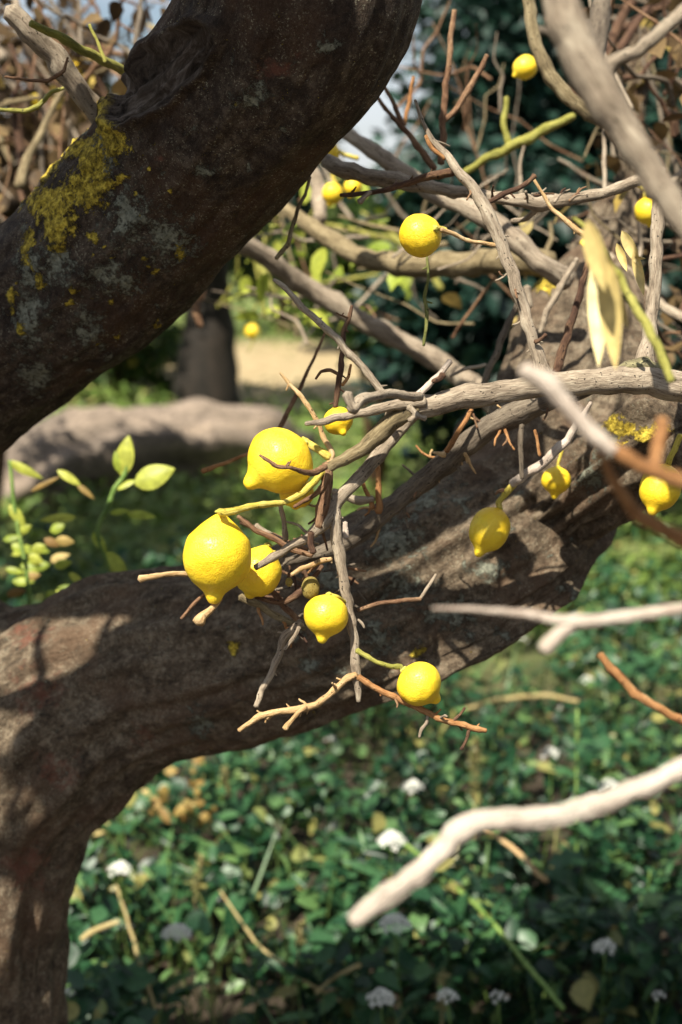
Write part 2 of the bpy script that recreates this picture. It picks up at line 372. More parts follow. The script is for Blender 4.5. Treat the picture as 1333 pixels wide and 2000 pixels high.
# ============================================================ SETTING
def ground():
    m, nt, N, L, b = newmat('soil_and_turf')
    geo = N.new('ShaderNodeTexCoord').outputs['Object']
    n1 = nz(nt, geo, .55, 5, .6, .4); n2 = nz(nt, geo, 6, 6, .7); n3 = nz(nt, geo, 40, 4, .7)
    soil = ramp(nt, n2, [(.3, (.022, .015, .009)), (.6, (.06, .042, .024)), (.8, (.12, .085, .05))])
    turf = ramp(nt, n2, [(.3, (.05, .075, .02)), (.5, (.13, .17, .04)), (.75, (.24, .25, .08))])
    dry = ramp(nt, n2, [(.3, (.28, .20, .10)), (.6, (.42, .33, .18)), (.8, (.52, .43, .26))])
    sx = N.new('ShaderNodeSeparateXYZ'); L.new(geo, sx.inputs[0])
    far = mr(nt, mth(nt, 'ADD', sx.outputs[1], mth(nt, 'MULTIPLY', n1, 1.5)), 5.2, 7.0)
    c = mix(nt, far, soil, turf)
    yy = mth(nt, 'ADD', sx.outputs[1], mth(nt, 'MULTIPLY', mth(nt, 'SUBTRACT', n1, .5), 4))
    band = mth(nt, 'MULTIPLY', mr(nt, yy, 12.2, 13.2), mr(nt, yy, 19, 17.5))
    c = mix(nt, band, c, dry)
    L.new(c, b.inputs['Base Color']); b.inputs['Roughness'].default_value = .95
    bump(nt, b, mth(nt, 'ADD', n2, n3), .8, .03)
    V = []; Fc = []; ys = [-6, -2, 0, 1.5, 2, 2.5, 3, 3.5, 4, 5, 6, 7, 8, 9, 10, 11, 12, 13, 14, 16, 20, 30, 60, 200, 900]; xs = [-900, -100, -20, -8, -5, -3, -2, -1.4, -.8, -.2, .4, 1, 1.6, 2.2, 3, 5, 8, 20, 100, 900]
    for y in ys:
        for x in xs: V.append((x, y, GZ + (.05 * noise.noise(Vector((x * .7, y * .7, 0))) if abs(x) < 30 and y < 40 else 0)))
    n = len(xs)
    for i in range(len(ys) - 1):
        for j in range(n - 1): Fc.append((i * n + j, i * n + j + 1, (i + 1) * n + j + 1, (i + 1) * n + j))
    obj('ground', mesh('ground', V, Fc, m), kind='structure')
ground()

def weeds():
    n = 23000
    y = 2.0 + 4.3 * rng.random(n) ** 1.15; x = (rng.random(n) - .5) * (y * .60 + .5)
    cl = np.array([noise.noise(Vector((a * 2.4, b * 2.4, 3))) + .5 * noise.noise(Vector((a * 6, b * 6, 7))) for a, b in zip(x, y)])
    keep = cl > -.14; x, y, cl = x[keep], y[keep], cl[keep]; n = len(x)
    top = .13 + .30 * np.clip(cl + .22, 0, 1); z = top * (1 - rng.random(n) ** 1.6 * .85) + .01 + GZ
    a = rng.random(n)
    for i, (lo, hi, wd, sz) in enumerate(((0, .36, .40, (.024, .072)), (.36, .70, .26, (.024, .068)), (.70, 1.0, .11, (.045, .105)))):
        k = (a >= lo) & (a < hi); q = k.sum()
        tint = np.clip(rng.normal(.45, .27, q) + (rng.random(q) < .03) * .5, 0, 1)
        scatter('weed_leaves', np.stack([x[k], y[k], z[k]], 1), rnd(0, 6.28, q), rnd(-.8, .9, q), rnd(-.9, .9, q), rnd(*sz, q), tint, 'weed', leaf_template(wd), kind='stuff',
                label=('dense teal green broad weed leaves under the tree', 'mid green oval weed leaves mixed through the undergrowth', 'narrow green weed leaves poking through the undergrowth')[i])
    q = 420; yb = 2.2 + 4.5 * rng.random(q); xb = (rng.random(q) - .5) * (yb * .6 + .4)
    scatter('grass_blades', np.stack([xb, yb, np.full(q, GZ)], 1), rnd(0, 6.28, q), rnd(.9, 1.5, q), rnd(-.6, .6, q), rnd(.18, .42, q), np.clip(rng.normal(.85, .1, q), 0, 1), 'weed', leaf_template(.1, 1), kind='stuff', label='light green grass blades standing among the weeds')
    q = 60; yb = 2.2 + 3.5 * rng.random(q); xb = (rng.random(q) - .5) * (yb * .6 + .4)
    scatter('dead_leaves', np.stack([xb, yb, GZ + rnd(.02, .25, q)], 1), rnd(0, 6.28, q), rnd(-.8, .6, q), rnd(-.8, .8, q), rnd(.03, .06, q), rng.random(q), 'dead', leaf_template(.22), kind='stuff', label='scattered tan dead leaves caught in the weeds')
    # stems, thin triangular prisms, leaning
    V = []; Fc = []; B = []
    for i in range(1500):
        yy = random.uniform(2.1, 6); xx = (random.random() - .5) * (yy * .6 + .4); h = random.uniform(.1, .3); lx, ly = random.gauss(0, .07), random.gauss(0, .07); r = random.uniform(.0009, .002)
        q = len(V)
        for t in (0, .5, 1):
            for k in range(3):
                th = k * 2.09; V.append((xx + lx * t * t + r * math.cos(th), yy + ly * t * t + r * math.sin(th), GZ + h * t)); B.append((r * math.cos(th), r * math.sin(th), i + t))
        for t in range(2):
            for k in range(3): Fc.append((q + t * 3 + k, q + t * 3 + (k + 1) % 3, q + t * 3 + 3 + (k + 1) % 3, q + t * 3 + 3 + k))
    obj('weed_stems', mesh('weed_stems', V, Fc, M['green'], attrs={'bark_co': ('FLOAT_VECTOR', B)}), kind='stuff', label='thin green stems standing among the weeds')
    # meadow, farther off
    n = 26000
    y = 5.6 + 18 * rng.random(n) ** 1.4; x = (rng.random(n) - .5) * (y * .62 + 1)
    cl = np.array([noise.noise(Vector((a * .8, b * .8, 13))) for a, b in zip(x, y)])
    k = ~((y > 12.6) & (y < 18) & (cl < .6)) & (cl > -.45); x, y, cl = x[k], y[k], cl[k]; n = len(x)
    h = GZ + .03 + .18 * rng.random(n) * np.clip(cl + .8, 0, 1.2)
    tint = np.clip(rng.normal(.45, .2, n) + cl * .3, 0, 1)
    scatter('meadow_plants', np.stack([x, y, h], 1), rnd(0, 6.28, n), rnd(-.4, 1.0, n), rnd(-.6, .6, n), rnd(.05, .13, n), tint, 'grass', leaf_template(.26, 2), kind='stuff', label='blurred low meadow plants beyond the weeds')
weeds()

# ============================================================ THE OLD TREE
tree = empty('old_lemon_tree', 'massive old lemon tree with a dark lichened limb and a brown leaning trunk', 'tree')
def hollow(X, Y, x, y, p):
    e = blob(X, Y, 318, 145, 128, 50, -.78)          # the torn scar on the upper limb
    if e > 1.5: return 0, 0
    k = noise.noise(Vector((x * .02 + y * .02, (x * .7 + y * .7) * .055, 3))); k2 = abs(noise.noise(p * 45))
    if e < 1: return -.016 * (1 - e * e) ** .5 + .010 * k + .005 * k2 - .003, 1 - e * .3
    return .010 * math.exp(-((e - 1.1) / .13) ** 2), max(0, .45 - (e - 1) * 2)
YEL = [(100, 395, 46, 28), (118, 440, 26, 42), (165, 375, 34, 30), (187, 318, 24, 48), (204, 360, 16, 15), (150, 290, 34, 13, -.5), (228, 272, 22, 34), (215, 225, 10, 40, .5), (57, 478, 13, 30), (182, 460, 9, 9),
       (349, 492, 10, 13), (80, 550, 8, 14), (24, 574, 10, 15), (147, 565, 9, 8), (143, 594, 7, 9), (46, 637, 8, 12), (30, 605, 6, 8), (122, 486, 12, 10), (95, 340, 26, 10, -.7), (236, 345, 8, 8), (300, 120, 4, 40, .8)]
rl = random.Random(4)
YEL += [(rl.uniform(20, 330), rl.uniform(300, 700), *(rl.uniform(2.5, 6),) * 2) for _ in range(26)]
YEL = [k for k in YEL]
GRY = [(rl.uniform(20, 620), rl.uniform(120, 780), rl.uniform(4, 12), rl.uniform(4, 10)) for _ in range(46)] + [(245, 420, 52, 75), (60, 620, 45, 100), (215, 545, 75, 40), (205, 300, 40, 60), (120, 520, 40, 50), (60, 520, 40, 60), (375, 255, 14, 10), (335, 470, 60, 60), (70, 740, 40, 50), (165, 640, 40, 40), (640, 90, 30, 20), (490, 190, 40, 30), (400, 330, 30, 20)]
up_pts = [(-420, 960, 390, 1.82), (-120, 748, 355, 1.74), (160, 540, 358, 1.62), (290, 410, 368, 1.55), (380, 310, 374, 1.50), (480, 180, 402, 1.43), (566, 60, 440, 1.37), (596, -70, 465, 1.34), (540, -260, 430, 1.37), (400, -460, 390, 1.44), (180, -680, 360, 1.52)]
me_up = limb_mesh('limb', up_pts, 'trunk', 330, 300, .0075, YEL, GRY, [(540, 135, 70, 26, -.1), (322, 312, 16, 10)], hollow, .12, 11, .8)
# unseen boughs, added above the view to cast shade on the limb and trunk
def overhead(pts, upl, label=None):
    W_ = []
    for (x, y, d, r) in pts:
        v = P(x, y, d); t = (upl - (v - Vector((0, 0, CH))).dot(UP)) / TO_SUN.dot(UP); v = v + TO_SUN * t; W_.append((*v, r))
    q = catmull(W_, 40)
    obj('branch', tube_mesh('branch', [Vector(k[:3]) for k in q], [k[3] for k in q], M['trunk'], 20, .12, .15), tree)  # added shadow caster, out of view
overhead([(-200, 900, 1.75, .08), (60, 650, 1.56, .10), (250, 450, 1.46, .105), (450, 250, 1.38, .10), (600, 100, 1.33, .08), (690, 0, 1.32, .04), (740, -120, 1.32, .02)], .73)
overhead([(100, 1560, 1.74, .03), (230, 1480, 1.72, .06), (380, 1370, 1.68, .10), (500, 1280, 1.66, .10), (610, 1240, 1.66, .065), (700, 1215, 1.64, .036), (830, 1145, 1.60, .028), (957, 1030, 1.51, .026), (1010, 950, 1.48, .012)], .78)
for q_ in ([(-60, 1420, 1.75, .010), (120, 1330, 1.70, .016), (300, 1180, 1.68, .012)], [(-60, 1700, 1.75, .014), (90, 1600, 1.70, .020), (240, 1420, 1.70, .016)], [(-60, 2020, 1.76, .022), (60, 1860, 1.74, .026), (190, 1700, 1.74, .018)],
           [(60, 1180, 1.75, .006), (90, 1400, 1.72, .009), (40, 1640, 1.74, .006)], [(200, 1160, 1.72, .005), (180, 1300, 1.70, .008), (230, 1480, 1.70, .006)], [(-20, 1560, 1.75, .006), (110, 1500, 1.7, .008), (180, 1560, 1.72, .006)]): overhead(q_, .74)  # thin unseen boughs, added to dapple the left of the trunk with shadow
obj('limb', me_up, tree, label='thick dark upper limb with yellow and grey lichen and a torn scar')
rg = random.Random(9)
LG = [(rg.uniform(560, 1150), rg.uniform(930, 1330), rg.uniform(6, 22), rg.uniform(5, 16)) for _ in range(46)] + [(770, 1060, 75, 60), (830, 980, 60, 40), (390, 1415, 32, 36), (740, 1250, 60, 40), (870, 1190, 70, 40), (640, 1130, 60, 40), (790, 1150, 70, 40), (600, 1290, 30, 20), (960, 1120, 40, 30)]
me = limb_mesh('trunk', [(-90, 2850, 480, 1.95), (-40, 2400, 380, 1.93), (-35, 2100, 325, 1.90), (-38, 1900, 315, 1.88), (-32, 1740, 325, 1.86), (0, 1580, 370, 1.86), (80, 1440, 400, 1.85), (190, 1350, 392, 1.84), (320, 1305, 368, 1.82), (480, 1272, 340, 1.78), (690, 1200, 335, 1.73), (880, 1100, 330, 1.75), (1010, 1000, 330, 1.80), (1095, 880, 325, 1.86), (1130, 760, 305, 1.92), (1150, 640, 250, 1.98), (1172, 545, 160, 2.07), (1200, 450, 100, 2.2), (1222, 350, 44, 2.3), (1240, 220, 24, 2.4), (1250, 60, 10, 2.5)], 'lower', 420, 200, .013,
               [(820, 1265, 22, 12), (450, 1260, 14, 12), (1075, 560, 22, 14)], LG, [(70, 1345, 60, 60), (60, 1690, 60, 70), (270, 1440, 30, 30), (60, 1240, 60, 40), (110, 1500, 50, 40)], None, .30, 14, 1.1, 1.1)
obj('trunk', me, tree, label='brown leaning lower trunk crossing behind the lemons')
me = limb_mesh('side_limb', [(260, 1330, 300, 1.90), (120, 1345, 350, 1.90), (-20, 1362, 365, 1.90), (-200, 1320, 380, 1.92), (-380, 1180, 380, 1.90), (-480, 1000, 380, 1.84)], 'lower', 110, 120, .013, [], [], [(70, 1345, 60, 60)], None, .08, 14, 1.2)
obj('limb', me, tree)
me = limb_mesh('stub', [(1090, 1010, 150, 1.72), (1170, 945, 190, 1.66), (1235, 890, 170, 1.60), (1300, 850, 165, 1.56), (1330, 835, 140, 1.54)], 'lower', 60, 70, .013, [(1215, 835, 34, 12), (1270, 846, 30, 14), (1205, 868, 14, 8)], [(1150, 930, 40, 60), (1180, 880, 30, 50)], [], None, .2, 12, 1.5)
obj('stub', me, tree, label='knobbly cut stub with yellow green moss on top')

def part(pts, mat, name='branch', t=None, **kw): return tube(t or tree, pts, mat, name, **kw)
part([(300, 340, 34, 2.0), (400, 415, 34, 2.1), (455, 462, 34, 2.15), (530, 510, 36, 2.2), (600, 560, 38, 2.25), (680, 612, 38, 2.27), (760, 655, 38, 2.28), (830, 690, 38, 2.28), (900, 735, 40, 2.28), (955, 780, 38, 2.25), (1000, 830, 34, 2.2)], 'grey', knots=.06)
part([(20, 20, 40, 1.45), (65, 65, 40, 1.46), (115, 122, 42, 1.48), (160, 182, 42, 1.50), (212, 245, 46, 1.54)], 'grey', knots=.05)
part([(60, 45, 13, 1.42), (110, 68, 16, 1.44), (160, 96, 18, 1.46), (220, 128, 18, 1.50), (265, 152, 16, 1.54)], 'ygreen', knots=.05)
part([(175, 48, 6), (190, 80, 6), (207, 122, 8)], 'ygreen', 'twig', d=1.48)
part([(10, 150, 5), (60, 157, 6), (95, 158, 8), (125, 138, 7), (133, 112, 4)], 'brown', 'twig', d=1.46)
part([(0, 214, 7), (45, 216, 9), (75, 208, 10), (100, 182, 8), (125, 172, 6)], 'ygreen', 'twig', d=1.52)
part([(335, 30, 22, 1.5), (308, 75, 22, 1.5), (292, 115, 20, 1.5), (270, 155, 26, 1.52)], 'grey', knots=.04)

def twiglets(parent, pts, mat, count, d=None, size=(25, 60), w=6, seed=1):
    R_ = random.Random(seed); S = catmull([(p[0], p[1], p[2], p[3] if len(p) > 3 else d) for p in pts], 80)
    for _ in range(count):
        i = R_.randint(4, len(S) - 6); x, y, w_, dd = S[i]; a = math.atan2(S[i + 3][1] - y, S[i + 3][0] - x) + R_.choice((-1, 1)) * R_.uniform(.5, 1.4)
        L = R_.uniform(*size); q = [(x, y, w * 1.25, dd)]; dz = R_.uniform(-.03, .03); cx, cy = x, y
        for k in range(4):
            a += R_.uniform(-.45, .45); cx += L / 4 * math.cos(a); cy += L / 4 * math.sin(a); q.append((cx, cy, w * (1 - .13 * k), dd + dz * (k + 1) / 4))
        tube(parent, q, mat if isinstance(mat, str) else R_.choice(mat), 'twig', knots=.008, seg=7, wob=.5)
        if R_.random() < .55:
            b = a + R_.choice((-1, 1)) * R_.uniform(.6, 1.2); m_ = q[2]; l2 = L * R_.uniform(.2, .4)
            tube(parent, [(m_[0], m_[1], w * .8, m_[3]), (m_[0] + l2 * .5 * math.cos(b), m_[1] + l2 * .5 * math.sin(b), w * .7, m_[3]), (m_[0] + l2 * math.cos(b + .3), m_[1] + l2 * math.sin(b + .3), w * .7, m_[3])], mat if isinstance(mat, str) else R_.choice(mat), 'twig', knots=.008, seg=6, wob=.4)

# ---- branch carrying the lemons (enters from the right edge, all in focus)
fb = empty('fruiting_branch', 'sharp grey bare branch from the right edge forking above the big lemons', 'branch')
def tw(pts, mat, name='twig', d=1.34, sp=0, **kw):
    o = tube(fb, pts, mat, name, d=d, **kw)
    if sp: spurs(fb, pts, mat, sp, d=d)
    return o
tw([(1420, 775, 56), (1310, 755, 54), (1240, 743, 48), (1150, 747, 46), (1060, 752, 44), (980, 765, 43), (900, 778, 42), (840, 793, 42), (790, 803, 40), (760, 812, 34)], 'grey', 'branch', sp=0, knots=.05)
tw([(815, 797, 34), (775, 815, 36), (738, 852, 34), (695, 887, 27), (655, 905, 22), (625, 920, 15)], 'olive', 'branch', 1.335, knots=.05)
tw([(830, 785, 22, 1.33), (760, 793, 20, 1.325), (700, 808, 16, 1.32), (645, 820, 15, 1.315), (597, 828, 8, 1.31)], 'grey', 'twig')
tw([(820, 775, 18, 1.30), (775, 770, 17, 1.26), (735, 774, 18, 1.23), (705, 782, 22, 1.21), (688, 800, 24, 1.20)], 'grey', 'twig')
tw([(692, 800, 16, 1.20), (683, 785, 18, 1.20), (678, 770, 22, 1.20)], 'grey', 'spur', knots=0)
tw([(825, 790, 22, 1.38), (770, 852, 26, 1.375), (735, 895, 26, 1.37), (705, 930, 26, 1.36), (670, 965, 26, 1.35), (645, 1000, 30, 1.345), (630, 1022, 32, 1.34), (605, 1046, 18, 1.335), (565, 1070, 16, 1.33), (535, 1088, 16, 1.32), (500, 1108, 12, 1.30)], 'grey', 'branch', knots=.035)
tw([(655, 968, 18), (656, 1000, 20), (660, 1060, 22), (668, 1120, 20), (680, 1180, 19), (690, 1240, 18), (695, 1300, 18), (699, 1335, 16), (701, 1370, 9)], 'grey', 'branch', 1.345, sp=3, knots=.03)
tw([(640, 905, 20, 1.335), (640, 950, 22, 1.335), (628, 1000, 22, 1.335), (622, 1030, 18, 1.335)], 'brown', 'branch')
L1 = [(697, 1318, 13), (675, 1328, 13), (655, 1345, 13), (640, 1362, 12), (618, 1374, 13), (595, 1381, 14), (560, 1388, 12), (525, 1395, 12), (508, 1402, 13), (485, 1414, 9), (467, 1427, 9)]
tw(L1, 'tan', 'twig', 1.34, sp=6, knots=.012)
tw([(598, 1380, 9), (580, 1398, 9), (568, 1410, 8), (558, 1424, 13)], 'tan', 'twig', 1.335)
R1 = [(700, 1322, 12), (725, 1338, 11), (770, 1362, 12), (815, 1383, 12), (860, 1402, 11), (900, 1416, 11), (925, 1423, 12), (950, 1427, 9)]
tw(R1, 'orange', 'twig', 1.335, sp=3, knots=.014)
tw([(836, 1394, 6), (833, 1412, 7), (824, 1425, 7), (820, 1440, 6)], 'grey', 'twig', 1.335)
tw([(885, 1410, 8), (897, 1398, 6), (908, 1382, 5)], 'dbrown', 'twig', 1.335)
tw([(918, 1424, 8), (912, 1442, 6), (901, 1464, 6)], 'dbrown', 'twig', 1.335)
# long upright twig, top right of centre
U1 = [(811, 195, 5, 1.36), (818, 215, 7, 1.36), (826, 238, 8, 1.36), (845, 272, 11, 1.36), (872, 303, 15, 1.36), (898, 335, 18, 1.355), (925, 370, 21, 1.355), (950, 410, 24, 1.35), (968, 450, 25, 1.35), (988, 500, 24, 1.35), (1006, 548, 25, 1.345), (1022, 600, 23, 1.345), (1038, 655, 22, 1.34), (1052, 700, 24, 1.34), (1063, 738, 34, 1.34)]
tw(U1, 'grey', 'branch', sp=5, knots=.03)
tw([(832, 265, 8), (845, 290, 9), (870, 310, 10)], 'orange', 'twig', 1.36)
tw([(1045, 668, 10), (1058, 660, 7), (1066, 653, 9)], 'dbrown', 'spur', 1.33, knots=0)
tw([(985, 480, 9, 1.35), (960, 478, 8, 1.35), (925, 472, 7, 1.345), (895, 462, 8, 1.34), (862, 448, 9, 1.33)], 'tan', 'twig', knots=.012)
tw([(1290, 330, 20, 1.40), (1286, 400, 24, 1.39), (1283, 480, 24, 1.385), (1276, 590, 25, 1.38), (1265, 670, 28, 1.37), (1258, 715, 40, 1.36), (1262, 745, 50, 1.35)], 'grey', 'branch', knots=.03)
tw([(1180, 734, 16, 1.345), (1225, 724, 30, 1.345), (1260, 722, 40, 1.35), (1310, 738, 30, 1.355)], 'moss', 'branch', knots=.012, rough=.25)
B7 = [(535, 546, 7), (560, 565, 11), (600, 608, 13), (645, 650, 14), (690, 695, 14), (720, 730, 14), (747, 768, 15)]
tw(B7, 'grey', 'twig', 1.33, sp=3, knots=.025)
B8 = [(688, 597, 6), (682, 620, 8), (672, 650, 9), (668, 690, 9), (666, 725, 11), (660, 760, 11), (655, 795, 9)]
tw(B8, 'dbrown', 'twig', 1.37, sp=4, knots=.012)
tw([(617, 740, 5), (628, 726, 6), (645, 723, 7), (664, 733, 7)], 'brown', 'twig', 1.37)
tw([(686, 712, 5), (680, 735, 6), (668, 752, 7)], 'orange', 'twig', 1.37)
B9 = [(548, 728, 5), (565, 748, 7), (590, 775, 9), (606, 800, 9), (622, 828, 9), (635, 862, 10), (650, 888, 11), (640, 915, 14)]
tw(B9, 'tan', 'twig', 1.335, sp=3, knots=.016)
tw([(880, 705, 12), (862, 728, 11), (842, 748, 11), (820, 768, 13), (812, 785, 14)], 'pale', 'twig', 1.33, knots=.012)
tw([(845, 745, 8), (860, 738, 10), (866, 730, 14)], 'dbrown', 'spur', 1.325, knots=0)
tw([(798, 795, 13), (808, 806, 12), (816, 816, 14)], 'grey', 'spur', 1.31, knots=0); tw([(812, 812, 8), (800, 822, 12)], 'grey', 'spur', 1.31, knots=0); tw([(815, 812, 8), (832, 818, 10)], 'grey', 'spur', 1.31, knots=0)
tw([(508, 889, 5, 1.27), (520, 897, 7, 1.265), (540, 910, 8, 1.265), (565, 913, 7, 1.265), (590, 920, 9, 1.28), (612, 925, 12, 1.30), (635, 912, 13, 1.32)], 'brown', 'twig', sp=2, knots=.01)
tw([(640, 925, 14), (630, 950, 13), (612, 968, 9), (575, 990, 7)], 'brown', 'twig', 1.33)
tw([(465, 1008, 8), (500, 1035, 10), (540, 1055, 11), (575, 1075, 12), (610, 1085, 10)], 'brown', 'twig', 1.36)
tw([(548, 985, 9), (556, 1020, 9), (558, 1055, 11)], 'grey', 'twig', 1.38)
tw([(500, 1025, 9), (530, 1048, 12), (565, 1065, 14)], 'grey', 'twig', 1.39)
tw([(608, 1040, 14), (606, 1065, 12), (612, 1080, 14)], 'dbrown', 'spur', 1.32, knots=0)
tw([(700, 1192, 8, 1.37), (735, 1180, 9, 1.38), (790, 1172, 9, 1.39), (822, 1170, 9, 1.40)], 'brown', 'twig'); tw([(820, 1172, 7), (835, 1148, 7), (852, 1122, 6)], 'grey', 'twig', 1.40)
tw([(273, 1131, 16, 1.31), (290, 1128, 11, 1.31), (325, 1121, 9, 1.32), (375, 1122, 10, 1.33), (430, 1130, 9, 1.34)], 'tan', 'twig', knots=.012)
tw([(430, 1168, 12, 1.30), (412, 1190, 12, 1.29), (388, 1217, 22, 1.28)], 'tan', 'twig', knots=.01); tw([(400, 1160, 7), (380, 1180, 8), (354, 1208, 6)], 'brown', 'twig', 1.30)
tw([(470, 1165, 16), (500, 1180, 14), (540, 1205, 13), (580, 1222, 12), (596, 1228, 10)], 'olive', 'twig', 1.40)
tw([(500, 1130, 9), (530, 1155, 11), (560, 1190, 12), (590, 1222, 12)], 'brown', 'twig', 1.42)
tw([(630, 1105, 9), (605, 1140, 12), (575, 1165, 13), (545, 1178, 11), (500, 1165, 10)], 'dbrown', 'twig', 1.38)
tw([(648, 1092, 9), (620, 1100, 10), (590, 1108, 9), (570, 1122, 8)], 'tan', 'twig', 1.33)
tw([(590, 1215, 16, 1.38), (560, 1240, 15, 1.38), (548, 1270, 14, 1.38), (530, 1315, 13, 1.37), (512, 1350, 11, 1.37), (500, 1380, 10, 1.36)], 'grey', 'twig', sp=2, knots=.02)
tw([(585, 1225, 9), (570, 1250, 8), (556, 1268, 7)], 'grey', 'twig', 1.36)
tw([(700, 1210, 5), (708, 1218, 6), (712, 1226, 4)], 'grey', 'spur', 1.33, knots=0)
tw([(834, 500, 5, 1.40), (837, 540, 6, 1.40), (830, 580, 7, 1.40), (835, 615, 8, 1.40), (828, 675, 6, 1.40)], 'mossgreen', 'twig', sp=2, knots=.02)
tw([(665, 381, 7, 1.42), (710, 378, 9, 1.42), (755, 370, 10, 1.41), (800, 355, 12, 1.40), (850, 342, 16, 1.38), (885, 335, 18, 1.36)], 'dbrown', 'twig', sp=2, knots=.018)
tw([(725, 375, 9), (712, 385, 9), (702, 395, 13)], 'grey', 'spur', 1.41, knots=0)
tw([(955, 395, 9), (985, 378, 11), (1010, 370, 10), (1035, 352, 9), (1045, 343, 12)], 'dbrown', 'twig', 1.37, sp=3)
tw([(1043, 350, 6), (1060, 378, 6), (1080, 410, 8), (1110, 435, 11), (1150, 465, 12)], 'tan', 'twig', 1.42, sp=1)

tm = ('brown', 'dbrown', 'grey', 'orange')
twiglets(fb, U1, ('grey', 'brown'), 5, w=5, size=(18, 40), seed=2)
twiglets(fb, B8, 'dbrown', 3, d=1.37, w=4, size=(12, 30), seed=3)
twiglets(fb, [(660, 970, 20), (630, 1020, 30), (600, 1050, 18), (535, 1088, 16), (500, 1110, 12)], tm, 9, d=1.37, w=6, seed=4)
twiglets(fb, [(656, 1000, 20), (668, 1120, 20), (690, 1240, 18), (699, 1335, 16)], ('grey', 'brown'), 4, d=1.35, w=4, size=(10, 26), seed=5)
twiglets(fb, L1, 'tan', 3, d=1.34, w=6, size=(12, 24), seed=6); twiglets(fb, R1, ('brown', 'grey'), 3, d=1.335, w=5, size=(12, 28), seed=9)
twiglets(fb, [(665, 381, 7), (755, 370, 10), (850, 342, 16)], 'dbrown', 3, d=1.41, w=5, size=(14, 34), seed=7)
twiglets(fb, [(945, 395, 9), (1010, 370, 10), (1080, 395, 10), (1150, 385, 10)], ('dbrown', 'brown', 'grey'), 8, d=1.42, w=5, size=(20, 48), seed=8)
twiglets(fb, [(470, 1165, 16), (540, 1205, 13), (596, 1228, 10)], tm, 6, d=1.40, w=6, seed=12)

# ---- thorny dark branch behind
tb = empty('thorny_branch', 'dark grey thorny branch behind the fruiting branch, sloping down to the left', 'branch')
B10 = [(1160, 745, 46, 1.46), (1080, 775, 46, 1.46), (1000, 812, 46, 1.47), (930, 852, 42, 1.48), (870, 903, 40, 1.49), (800, 960, 38, 1.50), (740, 1010, 36, 1.50), (690, 1052, 32, 1.50), (630, 1078, 26, 1.49), (560, 1098, 16, 1.48)]
tube(tb, B10, 'greydark', 'branch', knots=.05)
for q, mt in (([(870, 888, 12), (858, 884, 8), (846, 884, 3)], 'tan'), ([(908, 885, 8), (918, 905, 6), (930, 925, 3)], 'tan'), 
              ([(735, 880, 9), (738, 930, 10), (742, 990, 13), (738, 1000, 16)], 'orange'), ([(705, 930, 6), (714, 955, 8), (728, 993, 10)], 'orange'), 
              ([(922, 800, 8), (900, 835, 10), (872, 882, 11)], 'orange'), ([(925, 808, 4), (933, 835, 4)], 'brown'),  ([(650, 960, 14), (690, 975, 16), (730, 975, 14)], 'grey'),
               ([(1020, 830, 11), (1018, 880, 10), (1020, 935, 8)], 'greydark'), ([(1045, 840, 6), (1055, 890, 6)], 'orange'), ([(675, 1020, 9), (678, 1050, 12)], 'pale'), ([(470, 1020, 8), (520, 1040, 9), (600, 1075, 11)], 'brown')):
    tube(tb, q, mt, 'twig', d=1.455 if q[0][1] < 1000 else 1.43, knots=.014)
# fine tangle around the bottom of it
for i in range(26):
    x = random.uniform(480, 700); y = random.uniform(1080, 1200); a = random.uniform(0, math.pi); L_ = random.uniform(30, 80)
    tube(tb, [(x, y, 5), (x + L_ * .5 * math.cos(a) + random.uniform(-8, 8), y + L_ * .35 * math.sin(a), 6), (x + L_ * math.cos(a), y + L_ * .7 * math.sin(a), 4)], random.choice(('brown', 'dbrown', 'greydark', 'greydark')), 'twig', d=random.uniform(1.42, 1.52), knots=.01, seg=6)
spurs(tb, B10, 'tan', 5, size=(10, 20)); twiglets(tb, B10, ('brown', 'orange', 'greydark', 'tan', 'dbrown'), 16, w=6, size=(30, 80), seed=21)

def branch_thing(name, label, segs, group=None, cat='branch', **kw):
    r = empty(name, label, cat, group=group)
    for i, (pts, mat) in enumerate(segs): tube(r, pts, mat, 'branch' if max(p[2] for p in pts) > 18 else 'twig', **kw)
    return r
branch_thing('bare_branch', 'soft grey bare branch arching level across the upper right behind the upright twig', [([(640, 315, 30, 1.62), (665, 330, 30, 1.60), (720, 345, 27, 1.58), (800, 357, 27, 1.56), (870, 372, 23, 1.54), (940, 382, 20, 1.52), (1010, 392, 24, 1.50), (1060, 400, 28, 1.50), (1110, 390, 22, 1.49), (1180, 378, 21, 1.48), (1250, 352, 20, 1.46)], 'grey'), ([(1060, 402, 14, 1.5), (1030, 425, 11, 1.52), (1000, 432, 8, 1.54)], 'grey')])
branch_thing('bare_branch', 'thick tan bare branch sloping down behind the round lemon at upper right', [([(600, 200, 14, 1.9), (640, 236, 18, 1.88), (680, 262, 24, 1.86), (735, 300, 28, 1.84), (800, 342, 30, 1.82), (850, 382, 32, 1.80), (905, 402, 34, 1.78), (960, 430, 36, 1.77), (1010, 475, 36, 1.76), (1060, 515, 34, 1.76), (1110, 548, 40, 1.78)], 'grey')])
branch_thing('bare_branch', 'shaded brown branch lying level just under the round lemon at upper right', [([(540, 395, 20, 2.3), (590, 430, 26, 2.25), (650, 470, 30, 2.2), (710, 505, 34, 2.15), (800, 518, 40, 2.1), (900, 515, 42, 2.05), (1010, 512, 44, 2.0), (1080, 520, 44, 1.98)], 'olive'), ([(600, 320, 22, 2.4), (625, 370, 30, 2.4), (628, 430, 22, 2.35)], 'grey')])
